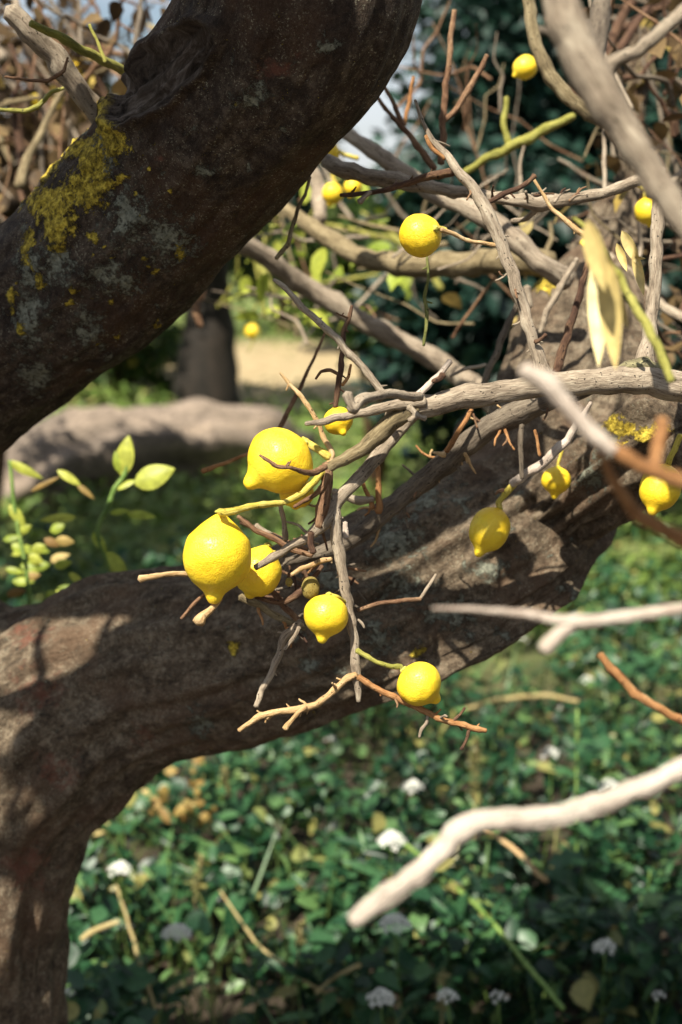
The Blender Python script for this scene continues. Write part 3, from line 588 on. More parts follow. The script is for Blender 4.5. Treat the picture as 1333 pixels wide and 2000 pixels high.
branch_thing('foreground_branch', 'blurred pinkish white branch with an orange end crossing the right side', [([(1022, 722, 34, .70), (1065, 745, 36, .70), (1110, 795, 34, .70), (1160, 850, 32, .70), (1200, 882, 30, .70)], 'pale'), ([(1190, 872, 28, .70), (1240, 905, 30, .70), (1300, 930, 30, .70), (1400, 960, 32, .70)], 'orange'), ([(1170, 880, 15, .71), (1205, 950, 20, .72), (1240, 1000, 25, .73), (1290, 1030, 28, .73), (1400, 1085, 28, .74)], 'orange'), ([(1295, 820, 24, .73), (1285, 880, 26, .72), (1275, 920, 22, .71)], 'orange')], wob=.6)
branch_thing('foreground_branch', 'very pale blurred bare branch rising to the right edge above the weeds', [([(690, 1800, 31, .74), (720, 1776, 39, .74), (760, 1747, 40, .74), (835, 1690, 40, .74), (890, 1632, 44, .74), (935, 1606, 42, .74), (1020, 1598, 39, .74), (1100, 1589, 40, .74), (1180, 1568, 39, .74), (1250, 1542, 37, .74), (1320, 1507, 35, .74), (1420, 1460, 35, .74)], 'white')], wob=1.5, rough=.14)
branch_thing('foreground_branch', 'blurred pinkish forked twig with a short stub entering low at the right edge', [([(845, 1188, 6, .74), (930, 1190, 10, .74), (1020, 1198, 15, .74), (1080, 1210, 20, .74), (1130, 1216, 25, .74), (1200, 1207, 24, .74), (1300, 1193, 24, .74), (1400, 1180, 24, .74)], 'pale'), ([(1125, 1215, 22, .74), (1090, 1240, 26, .74), (1062, 1270, 28, .74)], 'pale')], wob=.6)
branch_thing('foreground_branch', 'big blurred grey bough running down the top right corner', [([(1070, -120, 62, .8), (1102, 20, 64, .8), (1130, 100, 72, .8), (1170, 172, 70, .8), (1218, 250, 60, .8), (1262, 320, 54, .8), (1310, 395, 50, .8), (1370, 480, 48, .8)], 'grey'), ([(1175, 150, 36, .98), (1205, 118, 26, .97), (1250, 98, 26, .96), (1300, 55, 26, .95), (1350, 10, 24, .95)], 'grey'), ([(1150, 170, 44, 1.0), (1165, 90, 36, 1.05), (1180, -30, 36, 1.1)], 'greydark')], wob=.8)
branch_thing('bare_branch', 'brown branch beside the topmost lemon, behind the big blurred bough', [([(1030, -30, 22, 1.7), (1040, 60, 24, 1.7), (1062, 125, 26, 1.7), (1098, 180, 27, 1.7), (1150, 218, 26, 1.7), (1230, 260, 26, 1.7)], 'olive')])
branch_thing('bare_branch', 'yellow green shoot slanting across the dark hollow at upper right', [([(905, 338, 12, 2.0), (960, 305, 16, 1.98), (1010, 282, 19, 1.96), (1060, 255, 18, 1.95), (1122, 226, 14, 1.94)], 'ygreen'), ([(995, 290, 12, 1.97), (985, 245, 12, 1.97), (990, 190, 10, 1.97)], 'ygreen')])
branch_thing('bare_branch', 'upright reddish twig forking in front of the teal foliage', [([(888, 20, 10, 1.62), (878, 110, 11, 1.62), (868, 200, 12, 1.62), (862, 320, 13, 1.62)], 'brown'), ([(952, 108, 9, 1.62), (920, 165, 12, 1.62), (892, 210, 11, 1.62), (866, 238, 9, 1.62)], 'brown')], wob=1)
branch_thing('bare_branch', 'thin forked twigs standing against the pale sky gap', [([(722, 168, 7, 1.7), (755, 215, 8, 1.7), (800, 262, 11, 1.7), (850, 330, 14, 1.7)], 'brown'), ([(742, 150, 6, 1.7), (770, 205, 8, 1.7), (788, 245, 11, 1.7)], 'brown'), ([(808, 150, 6, 1.75), (800, 200, 8, 1.75), (790, 245, 8, 1.75)], 'orange')])
branch_thing('bare_branch', 'near black slanting twig right of the grey upright branch', [([(1160, 480, 10), (1140, 545, 12), (1122, 610, 14), (1105, 665, 16), (1085, 735, 16)], 'dbrown')], d=1.5)
branch_thing('bare_branch', 'pale thin twig in front of the mossy right limb', [([(1128, 505, 9), (1095, 562, 12), (1068, 610, 12), (1055, 650, 8)], 'grey'), ([(1030, 560, 16), (1035, 600, 14)], 'grey')], d=1.72)
branch_thing('bare_branch', 'thin grey twig sloping down left in front of the dark hollow', [([(1015, 585, 9), (990, 640, 13), (965, 700, 13), (935, 770, 12), (900, 830, 10), (870, 900, 9)], 'greydark'), ([(950, 712, 7), (905, 722, 7), (880, 735, 6)], 'grey')], d=1.66)
branch_thing('bare_branch', 'thin dark twig hanging beside the edge of the dark limb', [([(606, 345, 7), (598, 378, 6), (582, 410, 8), (570, 450, 8), (560, 480, 9), (540, 505, 9)], 'olive')], d=1.5, wob=1)
branch_thing('bare_branch', 'faint straight orange twig behind the largest upper lemon', [([(640, 640, 5), (600, 730, 7), (560, 810, 10), (540, 850, 10)], 'brown'), ([(395, 920, 10), (440, 905, 8), (490, 885, 7)], 'orange')], d=1.62)
branch_thing('bare_branch', 'orange brown stick at the right edge above the pale branch', [([(1172, 1278, 14), (1190, 1305, 17), (1225, 1338, 16), (1260, 1368, 17), (1300, 1392, 16), (1380, 1430, 16)], 'orange')], d=1.02, wob=1.5)
pl = [(1155, 786, 7, 1.44), (1135, 818, 12, 1.45), (1108, 858, 15, 1.46), (1080, 888, 18, 1.46), (1050, 912, 17, 1.47), (1020, 932, 17, 1.48), (1000, 945, 16, 1.49)]
r = branch_thing('fruit_twig', 'pale tapering twig from which the oval shaded lemon hangs', [(pl, 'pale'), ([(968, 965, 5, 1.5), (975, 960, 7, 1.5), (985, 958, 8, 1.5)], 'brown')], cat='twig')

# ============================================================ LEMONS
PROF = [(-1.03, 0), (-1.02, .07), (-1.0, .13), (-.965, .22), (-.9, .40), (-.76, .66), (-.52, .875), (-.22, .98), (.08, 1.0), (.36, .935), (.6, .80), (.78, .615), (.895, .43), (.96, .32), (1.03, .26), (1.11, .20), (1.17, .12), (1.19, 0)]
def lemon(label, cx, cy, w_, hb, tip, d, stalk=None, neck=0.0, nip=1.0, detail=True, group='yellow lemons on the bare branches', tz=0.0, bend=0.0, stalkmat='stalk'):
    """w_ body width px, hb body half length px, tip (dx,dy) direction of the nipple in the photograph, tz its lean away from the camera"""
    root = empty('lemon', label, 'lemon', group=group)
    c = P(cx, cy, d); ax = (Vector((1, 0, 0)) * tip[0] - UP * tip[1]).normalized(); ax = (ax + FW * tz).normalized()
    a = ax.cross(FW).normalized(); b = ax.cross(a); R = w_ * .5 * d / F; Hh = hb * d / F
    nr, sg = (56, 48) if detail else (22, 20)
    pr = catmull([(z, r, 0) for z, r in PROF], nr); so = random.uniform(0, 50); V = []; Fc = []; rings = []
    for (z, r, _) in pr[1:-1]:
        zz = z; rr = r
        if z > .86: zz = .86 + (z - .86) * nip * 1.15; rr = r * (1.0 if nip >= 1 else .85)
        if neck and z < -.5: rr = r * (1 - neck * .35 * (-.5 - z) / .5); zz = z - neck * .22 * ((-.5 - z) / .5) ** 2
        off = a * bend * R * max(0, z - .7)
        for j in range(sg):
            th = 2 * math.pi * j / sg; u = a * math.cos(th) + b * math.sin(th)
            q = Vector((math.cos(th), math.sin(th), z + so)); k = 1 + .06 * noise.noise(q * 1.1) + .02 * noise.noise(q * 3)
            V.append(c + u * R * rr * k + ax * Hh * zz + off)
    n = len(pr) - 2
    for i in range(n - 1):
        for j in range(sg): k = (j + 1) % sg; Fc.append((i * sg + j, i * sg + k, (i + 1) * sg + k, (i + 1) * sg + j))
    z0 = pr[0][0] - (neck * .22 if neck else 0); V.append(c + ax * Hh * (z0 + .02)); q0 = len(V) - 1
    V.append(c + ax * Hh * (.86 + (1.19 - .86) * nip * 1.15) + a * bend * R * .49); q1 = len(V) - 1
    for j in range(sg): k = (j + 1) % sg; Fc.append((k, j, q0)); Fc.append(((n - 1) * sg + j, (n - 1) * sg + k, q1))
    obj('rind', mesh('rind', V, Fc, M['lemon']), root)
    top = c + ax * Hh * z0
    # calyx: small lobed collar
    V = []; Fc = []; s = 20
    for k, (rr, hh) in enumerate(((.05, .10), (.10, .07), (.17, .015), (.19, -.03), (.10, -.04))):
        for j in range(s):
            th = 2 * math.pi * j / s; lob = 1 + (.22 * math.cos(5 * th) if k in (2, 3) else 0)
            V.append(top + (a * math.cos(th) + b * math.sin(th)) * R * rr * lob * .95 - ax * R * hh)
    for i in range(4):
        for j in range(s): k = (j + 1) % s; Fc.append((i * s + j, i * s + k, (i + 1) * s + k, (i + 1) * s + j))
    me_ = mesh('calyx', V, Fc, M['calyx'], attrs={'bark_co': ('FLOAT_VECTOR', [tuple(v) for v in V])})
    obj('calyx', me_, root)
    if stalk:
        tx, ty, td = toimg(top)
        tube(root, [(tx, ty, stalk[0][2], td)] + [(p[0], p[1], p[2], p[3] if len(p) > 3 else d) for p in stalk], stalkmat, 'stalk', knots=.012, wob=.5)
    return root
lemon('big lemon with a pointed tip at lower left and a brown twig across it', 547, 900, 132, 62, (-.80, .60), 1.335, [(612, 873, 13), (628, 882, 14), (645, 893, 16)], tz=-.1, nip=1.35)
lemon('largest lemon, lowest left, with a neck and a long yellow stalk at its top', 425, 1086, 134, 72, (-.08, 1), 1.29, [(432, 1001, 12, 1.27), (455, 998, 13, 1.27), (485, 990, 12, 1.28), (520, 985, 12, 1.29), (555, 982, 11, 1.30), (590, 965, 12, 1.31), (612, 945, 13, 1.32), (630, 920, 13, 1.33)], neck=.8, nip=1.2)
lemon('half hidden lemon tucked under the big pointed lemon', 580, 962, 68, 32, (-.1, 1), 1.37, None, nip=.5)
lemon('lemon half hidden behind the right side of the largest lemon', 504, 1118, 92, 50, (-.35, .94), 1.37, [(520, 1078, 11), (548, 1080, 9)], neck=.6, nip=.6)
lemon('round lemon with a pale nipple below, hanging left of the upright twig', 637, 1202, 87, 41, (-.16, .98), 1.33, [(660, 1165, 6), (678, 1180, 8, 1.345)], tz=-.15, nip=1.3)
lemon('lowest lemon, on a thin green stalk above the weeds', 819, 1336, 88, 42, (.80, .72), 1.33, [(783, 1302, 10), (765, 1302, 9), (735, 1292, 9), (712, 1280, 9), (697, 1270, 11)], tz=.05, nip=1.1, stalkmat='ygreen')
lemon('round lemon hanging alone at upper right beside the grey upright branch', 821, 460, 84, 41, (-.55, .15), 1.345, [(864, 446, 9), (872, 449, 8)], tz=1.0, nip=.8)
lemon('small lemon crossed by a thin grey twig above the big pointed lemon', 661, 822, 57, 27, (.35, .85), 1.375, [(657, 790, 8), (660, 765, 9)], tz=-.55, nip=1.2)
lemon('oval shaded lemon hanging against the lower trunk at right', 957, 1034, 78, 45, (-.42, .9), 1.50, [(975, 982, 11), (990, 962, 13), (1005, 943, 15)], nip=1.2)
lemon('small shaded lemon with a fine pointed tip against the trunk', 1087, 938, 57, 27, (-.12, 1), 1.58, [(1090, 905, 6), (1098, 880, 7)], nip=1.4)
lemon('lemon cut by the right edge beside the mossy stub', 1290, 952, 80, 48, (-.35, .9), 1.42, [(1310, 895, 11), (1330, 850, 12)], nip=1.1, tz=-.2)
lemon('blurred conical lemon at the top beside a brown branch', 1026, 132, 46, 25, (-.8, .6), 1.95, [(1050, 112, 8), (1062, 105, 8)], nip=.9, detail=False)
lemon('blurred bright lemon right of the dark limb at upper centre', 640, 299, 48, 24, (-.9, .1), 2.0, [(672, 302, 8), (700, 310, 8)], detail=False)
lemon('blurred greenish lemon just below the bright blurred one', 650, 378, 42, 21, (-.3, 1), 2.25, [(652, 350, 8), (650, 320, 8)], detail=False)
lemon('faint blurred lemon at upper centre, hidden behind the bare branch', 690, 366, 36, 18, (-.3, 1), 2.3, None, detail=False)
lemon('blurred lemon in the tangle at the right edge above the withered leaves', 1266, 412, 52, 27, (.2, 1), 1.75, [(1262, 370, 8), (1230, 352, 8)], detail=False)
lemon('tiny blurred lemon in the top right corner tangle', 1246, 74, 16, 11, (.1, 1), 2.5, None, detail=False)
lemon('tiny blurred lemon behind the straight branch in the top left corner', 146, 135, 25, 13, (.1, 1), 2.6, None, detail=False)
lemon('pale tiny lemon left of the straight branch near the top left', 68, 196, 22, 13, (.1, 1), 2.6, None, detail=False)
lemon('far tiny blurred lemon over the grass between trunk and bare branch', 494, 648, 30, 15, (.1, 1), 4.2, None, detail=False)
lemon('tiny blurred lemon among dead leaves behind the right limb', 1142, 478, 18, 10, (.1, 1), 2.05, None, detail=False)
# shrivelled fruit
def dried(label, x, y, w_, h_, d, stalk):
    root = empty('dried_fruit', label, 'fruit'); c = P(x, y, d); R = w_ / 2 * d / F; H = h_ / 2 * d / F; V = []; Fc = []; n, s = 20, 24
    for i in range(n + 1):
        z = -math.cos(math.pi * i / n)
        for j in range(s):
            th = 2 * math.pi * j / s; q = Vector((math.cos(th), math.sin(th), z)) * 2.2 + Vector((x, 0, 0)); k = math.sin(math.pi * i / n) ** .8 * (1 + .10 * noise.noise(q) + .05 * noise.noise(q * 4))
            V.append(c + Vector((1, 0, 0)) * R * k * math.cos(th) + FW * R * k * math.sin(th) + UP * (H * -z))
    for i in range(n):
        for j in range(s): k = (j + 1) % s; Fc.append((i * s + j, (i + 1) * s + j, (i + 1) * s + k, i * s + k))
    obj('husk', mesh('husk', V, Fc, M['fuzzy'], attrs={'bark_co': ('FLOAT_VECTOR', [tuple(v * 2) for v in V])}), root)
    tube(root, stalk, 'dbrown', 'stalk', d=d, knots=0)
dried('shrivelled olive brown fruitlet beside the round lemon', 607, 1148, 35, 44, 1.35, [(600, 1128, 7), (594, 1112, 7)])
dried('tiny dried brown bud left of the shrivelled fruitlet', 565, 1137, 14, 18, 1.35, [(564, 1128, 5), (566, 1118, 7)])

# ============================================================ BROAD SINGLE LEAVES
def leaf_obj(parent, name, base, tipv, width, mat, tint=.5, fold=.25, curl=.15, n=8, shape=0, side=None, **kw):
    """one modelled leaf between two world points"""
    ax = tipv - base; L_ = ax.length; ax.normalize(); sd = side if side is not None else ax.cross(Vector((random.uniform(-.4, .4), -1, random.uniform(.1, .9))))
    sd = (sd - ax * sd.dot(ax)).normalized(); nm = ax.cross(sd); V = []; Fc = []
    for i in range(n + 1):
        t = i / n; w_ = width * .5 * (math.sin(math.pi * t ** (.8 if shape == 0 else 1.15)) ** .8 if 0 < t < 1 else .02)
        c = base + ax * L_ * t + nm * (L_ * curl * (t * t - t) * 2)
        for k in (-1, -.5, 0, .5, 1): V.append(c + sd * w_ * k * (1 - .15 * fold) + nm * (abs(k) * w_ * fold))
    for i in range(n):
        for k in range(4): q = i * 5 + k; Fc.append((q, q + 1, q + 6, q + 5))
    return obj(name, mesh(name, V, Fc, M[mat], attrs={'tint': ('FLOAT', [tint] * len(V))}), parent, **kw)
def px_leaf(parent, x0, y0, x1, y1, w_, d, mat='leafy', dz=0, **kw):
    return leaf_obj(parent, 'leaf', P(x0, y0, d), P(x1, y1, d + dz), w_ * d / F, mat, **kw)
sh = empty('leafy_shoot', 'yellow green leafy shoot rising over the trunk at left', 'shoot')
tube(sh, [(232, 1150, 8), (205, 1090, 8), (190, 1040, 9), (212, 985, 10), (225, 955, 10), (240, 935, 9), (250, 905, 8)], 'green', 'stem', d=2.05)
for a in ((238, 930, 252, 850, 40, .9), (262, 945, 342, 915, 52, .8), (225, 955, 268, 938, 18, .7), (215, 1002, 256, 998, 14, .5), (248, 1003, 305, 1010, 20, .6), (182, 1040, 208, 1080, 22, .5), (208, 1078, 250, 1135, 34, .7), (150, 1010, 78, 1016, 20, .9), (240, 925, 225, 880, 24, .4)):
    px_leaf(sh, *a[:5], 2.05, tint=a[5], side=None)
sh2 = empty('leafy_shoot', 'clump of pale yellow and orange tipped leaves low at the left edge', 'shoot')
tube(sh2, [(60, 1190, 7), (50, 1100, 8), (30, 1000, 8), (20, 900, 7)], 'green', 'stem', d=2.15)
for i in range(30):
    x, y = random.uniform(5, 175), random.uniform(1035, 1165); a = random.uniform(-.6, .9)
    if x > 110 and y < 1090: continue
    px_leaf(sh2, x, y, x + random.uniform(28, 46) * math.cos(a), y + 30 * math.sin(a), random.uniform(14, 24), random.uniform(2.1, 2.35), mat=random.choice(('leafy', 'leafy', 'leafy', 'dead')), tint=random.random())
for a in ((15, 900, 85, 935, 20, .9), (112, 918, 160, 950, 18, 1), (150, 945, 185, 975, 12, .3), (18, 985, 50, 1030, 22, .8), (60, 960, 120, 930, 10, .2)):
    px_leaf(sh2, *a[:5], 2.15, tint=a[5], mat='dead' if a[5] < .5 else 'leafy')
wl_ = empty('withered_leaves', 'large pale yellow withered leaves hanging blurred at the right', 'leaves')
tube(wl_, [(1120, 425, 8, .98), (1155, 455, 12, .98), (1212, 545, 14, .98), (1250, 615, 18, .97), (1280, 665, 18, .96), (1312, 745, 15, .95)], 'ygreen', 'stalk')
for a in ((1148, 428, 1182, 570, 46), (1165, 500, 1170, 716, 44), (1182, 490, 1203, 722, 52), (1200, 560, 1226, 642, 24), (1160, 470, 1200, 610, 50)): px_leaf(wl_, *a, random.uniform(.86, .97), dz=random.uniform(-.02, .03), mat='curl', tint=random.random(), fold=.45, curl=.1, side=Vector((.86, -.5, 0)))
wl2 = empty('withered_leaves', 'smaller curled ochre leaf cluster left of the grey upright at the right edge', 'leaves')
for a in ((1215, 450, 1250, 520, 26), (1238, 490, 1258, 578, 22), (1205, 475, 1225, 530, 18), (1240, 500, 1262, 505, 16)): px_leaf(wl2, *a, 1.25, mat='curl', tint=random.random() * .3, fold=.5, side=Vector((.86, -.5, 0)))

# ============================================================ WEEDS WITH A SHAPE OF THEIR OWN
def floret_mesh():
    V = []; Fc = []; 
    for k in range(4):
        a = k * math.pi / 2 + .3; q = len(V)
        for (r, t, z) in ((.08, 0, 0), (.55, -.42, .10), (1.0, -.30, .02), (1.05, .30, .02), (.55, .42, .10)):
            V.append((r * math.cos(a) - t * math.sin(a), r * math.sin(a) + t * math.cos(a), z))
        Fc.append(tuple(range(q, q + 5)))
    me_ = mesh('floret', V, Fc, M['blossom'], attrs={'tint': ('FLOAT', [.6] * len(V))}); return me_
FLO = floret_mesh()
def flower(label, x, y, wpx, h, n=14):
    n = int(n * 1.5); h += .07
    r = empty('white_flower', label, 'flower', group='white flower heads in the weeds'); d = dground(y, h); c = P(x, y, d); R = wpx * .5 * d / F
    g = Vector((c.x + random.uniform(-.05, .05), c.y + random.uniform(.0, .08), GZ)); pts = [g, g.lerp(c, .5) + Vector((random.uniform(-.02, .02), 0, 0)), c - Vector((0, 0, R * .5))]
    C = [Vector(q) for q in catmull([tuple(q) for q in pts], 10)]
    obj('stem', tube_mesh('stem', C, [.0016] * len(C), M['green'], 6, .1), r)
    for i in range(n):
        ph = i * 2.4; t = ((i + .5) / n) ** .5; u = Vector((math.cos(ph) * t, math.sin(ph) * t, 0)); nrm = Vector((u.x * 1.1 - .1, u.y * 1.1 - .45, .7)).normalized()
        o = bpy.data.objects.new('floret', FLO); link(o, r)
        o.location = c + Vector((u.x * R, u.y * R * .8, R * .62 * (1 - t * t) + random.uniform(-.1, .1) * R)) + UP * 0
        o.rotation_euler = nrm.to_track_quat('Z', 'Y').to_euler(); o.scale = (R * random.uniform(.19, .28),) * 3
for a in (('brightest round white flower head low at the left', 345, 1825, 56, .30, 18), ('round white flower head left of the pale branch', 765, 1645, 58, .32, 16), ('white flower head above the bend of the pale branch', 805, 1540, 46, .30, 12),
          ('white flower head just under the tip of the pale branch', 772, 1808, 62, .30, 16), ('oval white flower head in the weeds right of centre', 1076, 1474, 38, .30, 9), ('blurred white flower head far back at the right', 1148, 1331, 30, .25, 7),
          ('white flower head peeping over the pale branch', 1190, 1540, 46, .30, 10), ('dull greyish flower head in the shade by the trunk', 235, 1700, 48, .28, 14), ('small white flower head at the foot of the trunk', 128, 1942, 34, .30, 6),
          ('white flower head at the bottom below the pale branch tip', 745, 1952, 56, .30, 14), ('white flower head at the bottom edge right of centre', 874, 1948, 44, .30, 11), ('scattered small white blossoms at the bottom edge', 974, 1950, 40, .28, 6),
          ('wide white flower cluster low at the right', 1182, 1852, 50, .28, 9), ('small white flower head in the bottom right corner', 1286, 1946, 30, .28, 6), ('lone blurred white blossom under the trunk', 646, 1446, 22, .22, 4),
          ('faint far white blossom below the blurred forked twig', 1020, 1250, 24, .2, 4), ('tiny far white blossom right of the lowest lemon', 1092, 1383, 18, .22, 3)):
    flower(*a)

LEAFM = {}
def broad_leaf_mesh(k):
    if k in LEAFM: return LEAFM[k]
    V = []; Fc = []; n = 10; wd = (.62, .40, .28)[k % 3]; lob = (0.0, .10, .28)[k // 3 % 3]
    for i in range(n + 1):
        t = i / n; w_ = wd * .5 * (math.sin(math.pi * min(1, t ** .7)) ** .75 if 0 < t < 1 else .03) * (1 + lob * math.sin(t * 19))
        for q in (-1, -.5, 0, .5, 1): V.append((t, w_ * q, .25 * abs(q) * w_ - .25 * t * t + .02 * math.sin(t * 9 + q * 4)))
    for i in range(n):
        for q in range(4): Fc.append((i * 5 + q, i * 5 + q + 1, i * 5 + q + 6, i * 5 + q + 5))
    LEAFM[k] = mesh('leaf', V, Fc, M['weed'], attrs={'tint': ('FLOAT', [(.5, .62, .75)[k % 3]] * len(V))}); return LEAFM[k]
def weed_plant(label, x, y, h, nleaf, lsize, kinds, name='leafy_weed', lean=(0, 0), stemw=.003, low=.1, cat='weed', stemmat='green'):
    """x, y: where the top of the plant shows in the photograph"""
    r = empty(name, label, cat); d = dground(y, h); c = P(x, y, d); g = Vector((c.x - lean[0], c.y - lean[1], GZ))
    C = [Vector(q) for q in catmull([tuple(g), tuple(g.lerp(c, .5) + Vector((random.uniform(-.01, .01), 0, 0))), tuple(c)], 14)]
    obj('stem', tube_mesh('stem', C, [stemw * (1 - .5 * i / len(C)) for i in range(len(C))], M[stemmat], 7, .1, .03), r)
    for i in range(nleaf):
        t = low + (1 - low) * (i + random.random() * .5) / nleaf; q = C[min(len(C) - 1, int(t * (len(C) - 1)))]
        o = bpy.data.objects.new('leaf', broad_leaf_mesh(random.choice(kinds))); link(o, r); o.location = q
        s = lsize * random.uniform(.7, 1.2) * (1 - .35 * t); o.scale = (s,) * 3; o.rotation_euler = (random.uniform(-.5, .5), random.uniform(-.9, -.05), i * 2.4 + random.uniform(-.4, .4))
    return r
weed_plant('tall straight weed standing above the rest in the right foreground', 1128, 1385, .62, 26, .075, (1, 4, 7), stemw=.0048, lean=(-.03, -.02), low=.2, stemmat='freshgreen')
weed_plant('weed with a broad curled pale leaf at the right', 1150, 1640, .34, 14, .12, (6, 3, 7), lean=(.03, 0))
weed_plant('weed with broad leaves low beside the tall stem', 975, 1715, .30, 12, .12, (3, 4, 1))
weed_plant('weed with a large heart shaped leaf left of centre', 330, 1680, .28, 10, .09, (0, 3, 0))
weed_plant('broad leaved weed at the bottom left foot of the trunk', 225, 1875, .28, 14, .11, (3, 6, 0))
weed_plant('bushy round leaved weed at the bottom centre', 500, 1840, .26, 16, .075, (0, 3, 1))
weed_plant('round leaved weed under the pale branch tip', 700, 1860, .26, 14, .08, (0, 1, 3))
weed_plant('large leaved weed at the bottom right of centre', 945, 1850, .26, 12, .12, (0, 3, 4))
weed_plant('weed with drooping leaves at the right edge', 1270, 1700, .36, 14, .11, (3, 4, 1))
weed_plant('weed with upright leaves in the middle of the undergrowth', 640, 1560, .33, 14, .09, (1, 4, 3))
weed_plant('mid green bushy weed under the trunk at centre left', 430, 1520, .34, 16, .085, (0, 1, 3))
weed_plant('bushy weed just below the lowest lemon', 860, 1440, .36, 16, .085, (0, 1, 4))
weed_plant('leafy weed catching light left of the tall weed', 1010, 1480, .34, 16, .085, (0, 1, 3))
weed_plant('small leafy weed close to the dark trunk base', 240, 1580, .3, 12, .08, (0, 3, 1))
# seed spikes
def spike(label, x, y, h, L_, wpx, lean=(0, 0), n=90, mat='seed'):
    r = empty('seed_spike', label, 'weed', group='olive seed spikes in the weeds'); d = dground(y, h); c = P(x, y, d); g = Vector((c.x - lean[0], c.y - lean[1], GZ)); ax = (c - g).normalized()
    C = [g.lerp(c, i / 8) for i in range(9)]; obj('stem', tube_mesh('stem', C, [.0028] * 6 + [.002] * 3, M['drystem'], 6, .1, .03), r)
    R = wpx * .5 * d / F; t = rng.random(n); ph = rnd(0, 6.28, n); rr = R * (.35 + .65 * (1 - t)) * rnd(.3, 1, n)
    pos = np.array([tuple(c - ax * (L_ * (1 - a))) for a in t]) + np.stack([np.cos(ph) * rr, np.sin(ph) * rr, 0 * rr], 1)
    scatter('seed_head', pos, ph, rnd(-.2, 1.1, n), rnd(-.8, .8, n), rnd(.007, .014, n), rng.random(n), mat, leaf_template(.4, 2), r, kind='stuff')
spike('tall olive seed spike under the tip of the reddish twig', 930, 1440, .52, .17, 26, n=220); spike('short seed spike low in the bottom left weeds', 415, 1850, .32, .12, 14)
spike('leaning seed spike in the yellowish weed at left centre', 395, 1670, .3, .09, 16, (.05, 0)); spike('seed spike pointing up beside the large bottom leaves', 820, 1500, .33, .10, 16, (-.04, 0)); spike('reddish seed spike lying over at lower right', 1085, 1830, .26, .09, 18, (.06, .02)); spike('seed spike beside the flower at the bottom right of centre', 865, 1900, .3, .09, 14)
spike('drooping seed spike left of the pale branch tip', 590, 1800, .3, .07, 16, (.03, 0)); spike('faded seed spike close under the trunk', 440, 1500, .36, .08, 22, (.02, 0))
def stick(label, pts, mat, name='dry_stick', cat='stick'):
    r = empty(name, label, cat); tube(r, [(x, y, w_, dground(y, h)) for x, y, w_, h in pts], mat, 'stem', knots=.05); return r
stick('brown dry stick leaning through the weeds at lower left', [(228, 1730, 5, .27), (250, 1800, 6, .26), (280, 1900, 8, .24), (305, 1975, 8, .2)], 'drystem')
stick('thin brown stick along the bottom centre', [(430, 1740, 4, .25), (500, 1840, 6, .22), (600, 1920, 6, .2), (665, 1955, 5, .2)], 'drystem')
stick('tan stick lying behind the pale branch at right', [(945, 1615, 8, .3), (1010, 1665, 10, .28), (1068, 1722, 10, .25)], 'tan')
stick('long thin pale green stem slanting in the lower right weeds', [(780, 1640, 9, .34), (880, 1720, 9, .33), (960, 1800, 9, .32), (1100, 1970, 10, .30)], 'green', 'long_stem', 'stem')
stick('pale horizontal stem in the weeds right of the lowest lemon', [(910, 1385, 8, .2), (980, 1365, 9, .2), (1060, 1358, 9, .2), (1130, 1370, 7, .2)], 'drystem')
stick('pale stub sticking out beside the trunk base', [(160, 1835, 11, .3), (190, 1815, 11, .32), (232, 1800, 9, .33)], 'drystem')
stick('dry twig end low left of the pale branch', [(618, 1940, 8, .22), (660, 1905, 9, .24), (705, 1885, 8, .26)], 'drystem')
yw = empty('withered_weed', 'yellowed withered weed just under the trunk at left', 'weed'); c0 = P(345, 1520, dground(1520, .34))
for i in range(26):
    b_ = c0 + Vector((random.uniform(-.08, .08), random.uniform(-.05, .05), random.uniform(-.12, .02))); leaf_obj(yw, 'leaf', b_, b_ + Vector((random.uniform(-.04, .04), random.uniform(-.03, .03), random.uniform(-.04, .02))), .026, 'dead', tint=random.random())

# ============================================================ BACKGROUND
def part_tube(parent, name, C, R, mat, seg=8): return obj(name, tube_mesh(name, C, R, M[mat], seg, .12, .2), parent)
def crown_leaves(n, c, r, size, mat, parent, clumps=40, squash=.8, zmin=None, name='foliage'):
    cc = rng.normal(0, 1, (clumps, 3)); cc /= np.linalg.norm(cc, axis=1)[:, None]; cc *= (rng.random((clumps, 1)) ** .4); cc *= np.array([r, r, r * squash]); 
    k = rng.integers(0, clumps, n); p = cc[k] + rng.normal(0, 1, (n, 3)) * r * .13 + np.array(c)
    if zmin is not None: p = p[p[:, 2] > zmin]
    n = len(p); ct = rng.random(clumps)[k[:n]]
    return scatter(name, p, rnd(0, 6.28, n), rnd(-1, .7, n), rnd(-1, 1, n), rnd(size * .7, size * 1.3, n), np.clip(ct * .6 + rng.random(n) * .4, 0, 1), mat, leaf_template(.28, 2), parent, kind='stuff')
def bg_tree(label, x, y, th, ch, r, n, size, mat, trunkr=.09, clumps=45, lean=0, name='orchard_tree', squash=.75, bark='dbrown'):
    t = empty(name, label, 'tree'); top = Vector((x + lean, y, th)); C = [Vector((x, y, GZ - .08)), Vector((x + lean * .3, y, th * .4)), top]
    C = [Vector(q) for q in catmull([tuple(q) for q in C], 10)]; part_tube(t, 'trunk', C, [trunkr * (1.2 - .5 * i / 10) for i in range(len(C))], bark, 12)
    for i in range(5):
        a = i * 1.26 + random.random(); e = top + Vector((math.cos(a) * r * .7, math.sin(a) * r * .7, (ch - th) * random.uniform(.3, .9)))
        m_ = top.lerp(e, .5) + Vector((0, 0, .1)); part_tube(t, 'limb', [Vector(q) for q in catmull([tuple(top - Vector((0, 0, .08))), tuple(m_), tuple(e)], 8)], [trunkr * .55 * (1 - .08 * k) for k in range(9)], bark)
    crown_leaves(n, (x + lean, y, ch), r, size, mat, t, clumps, squash)
    return t
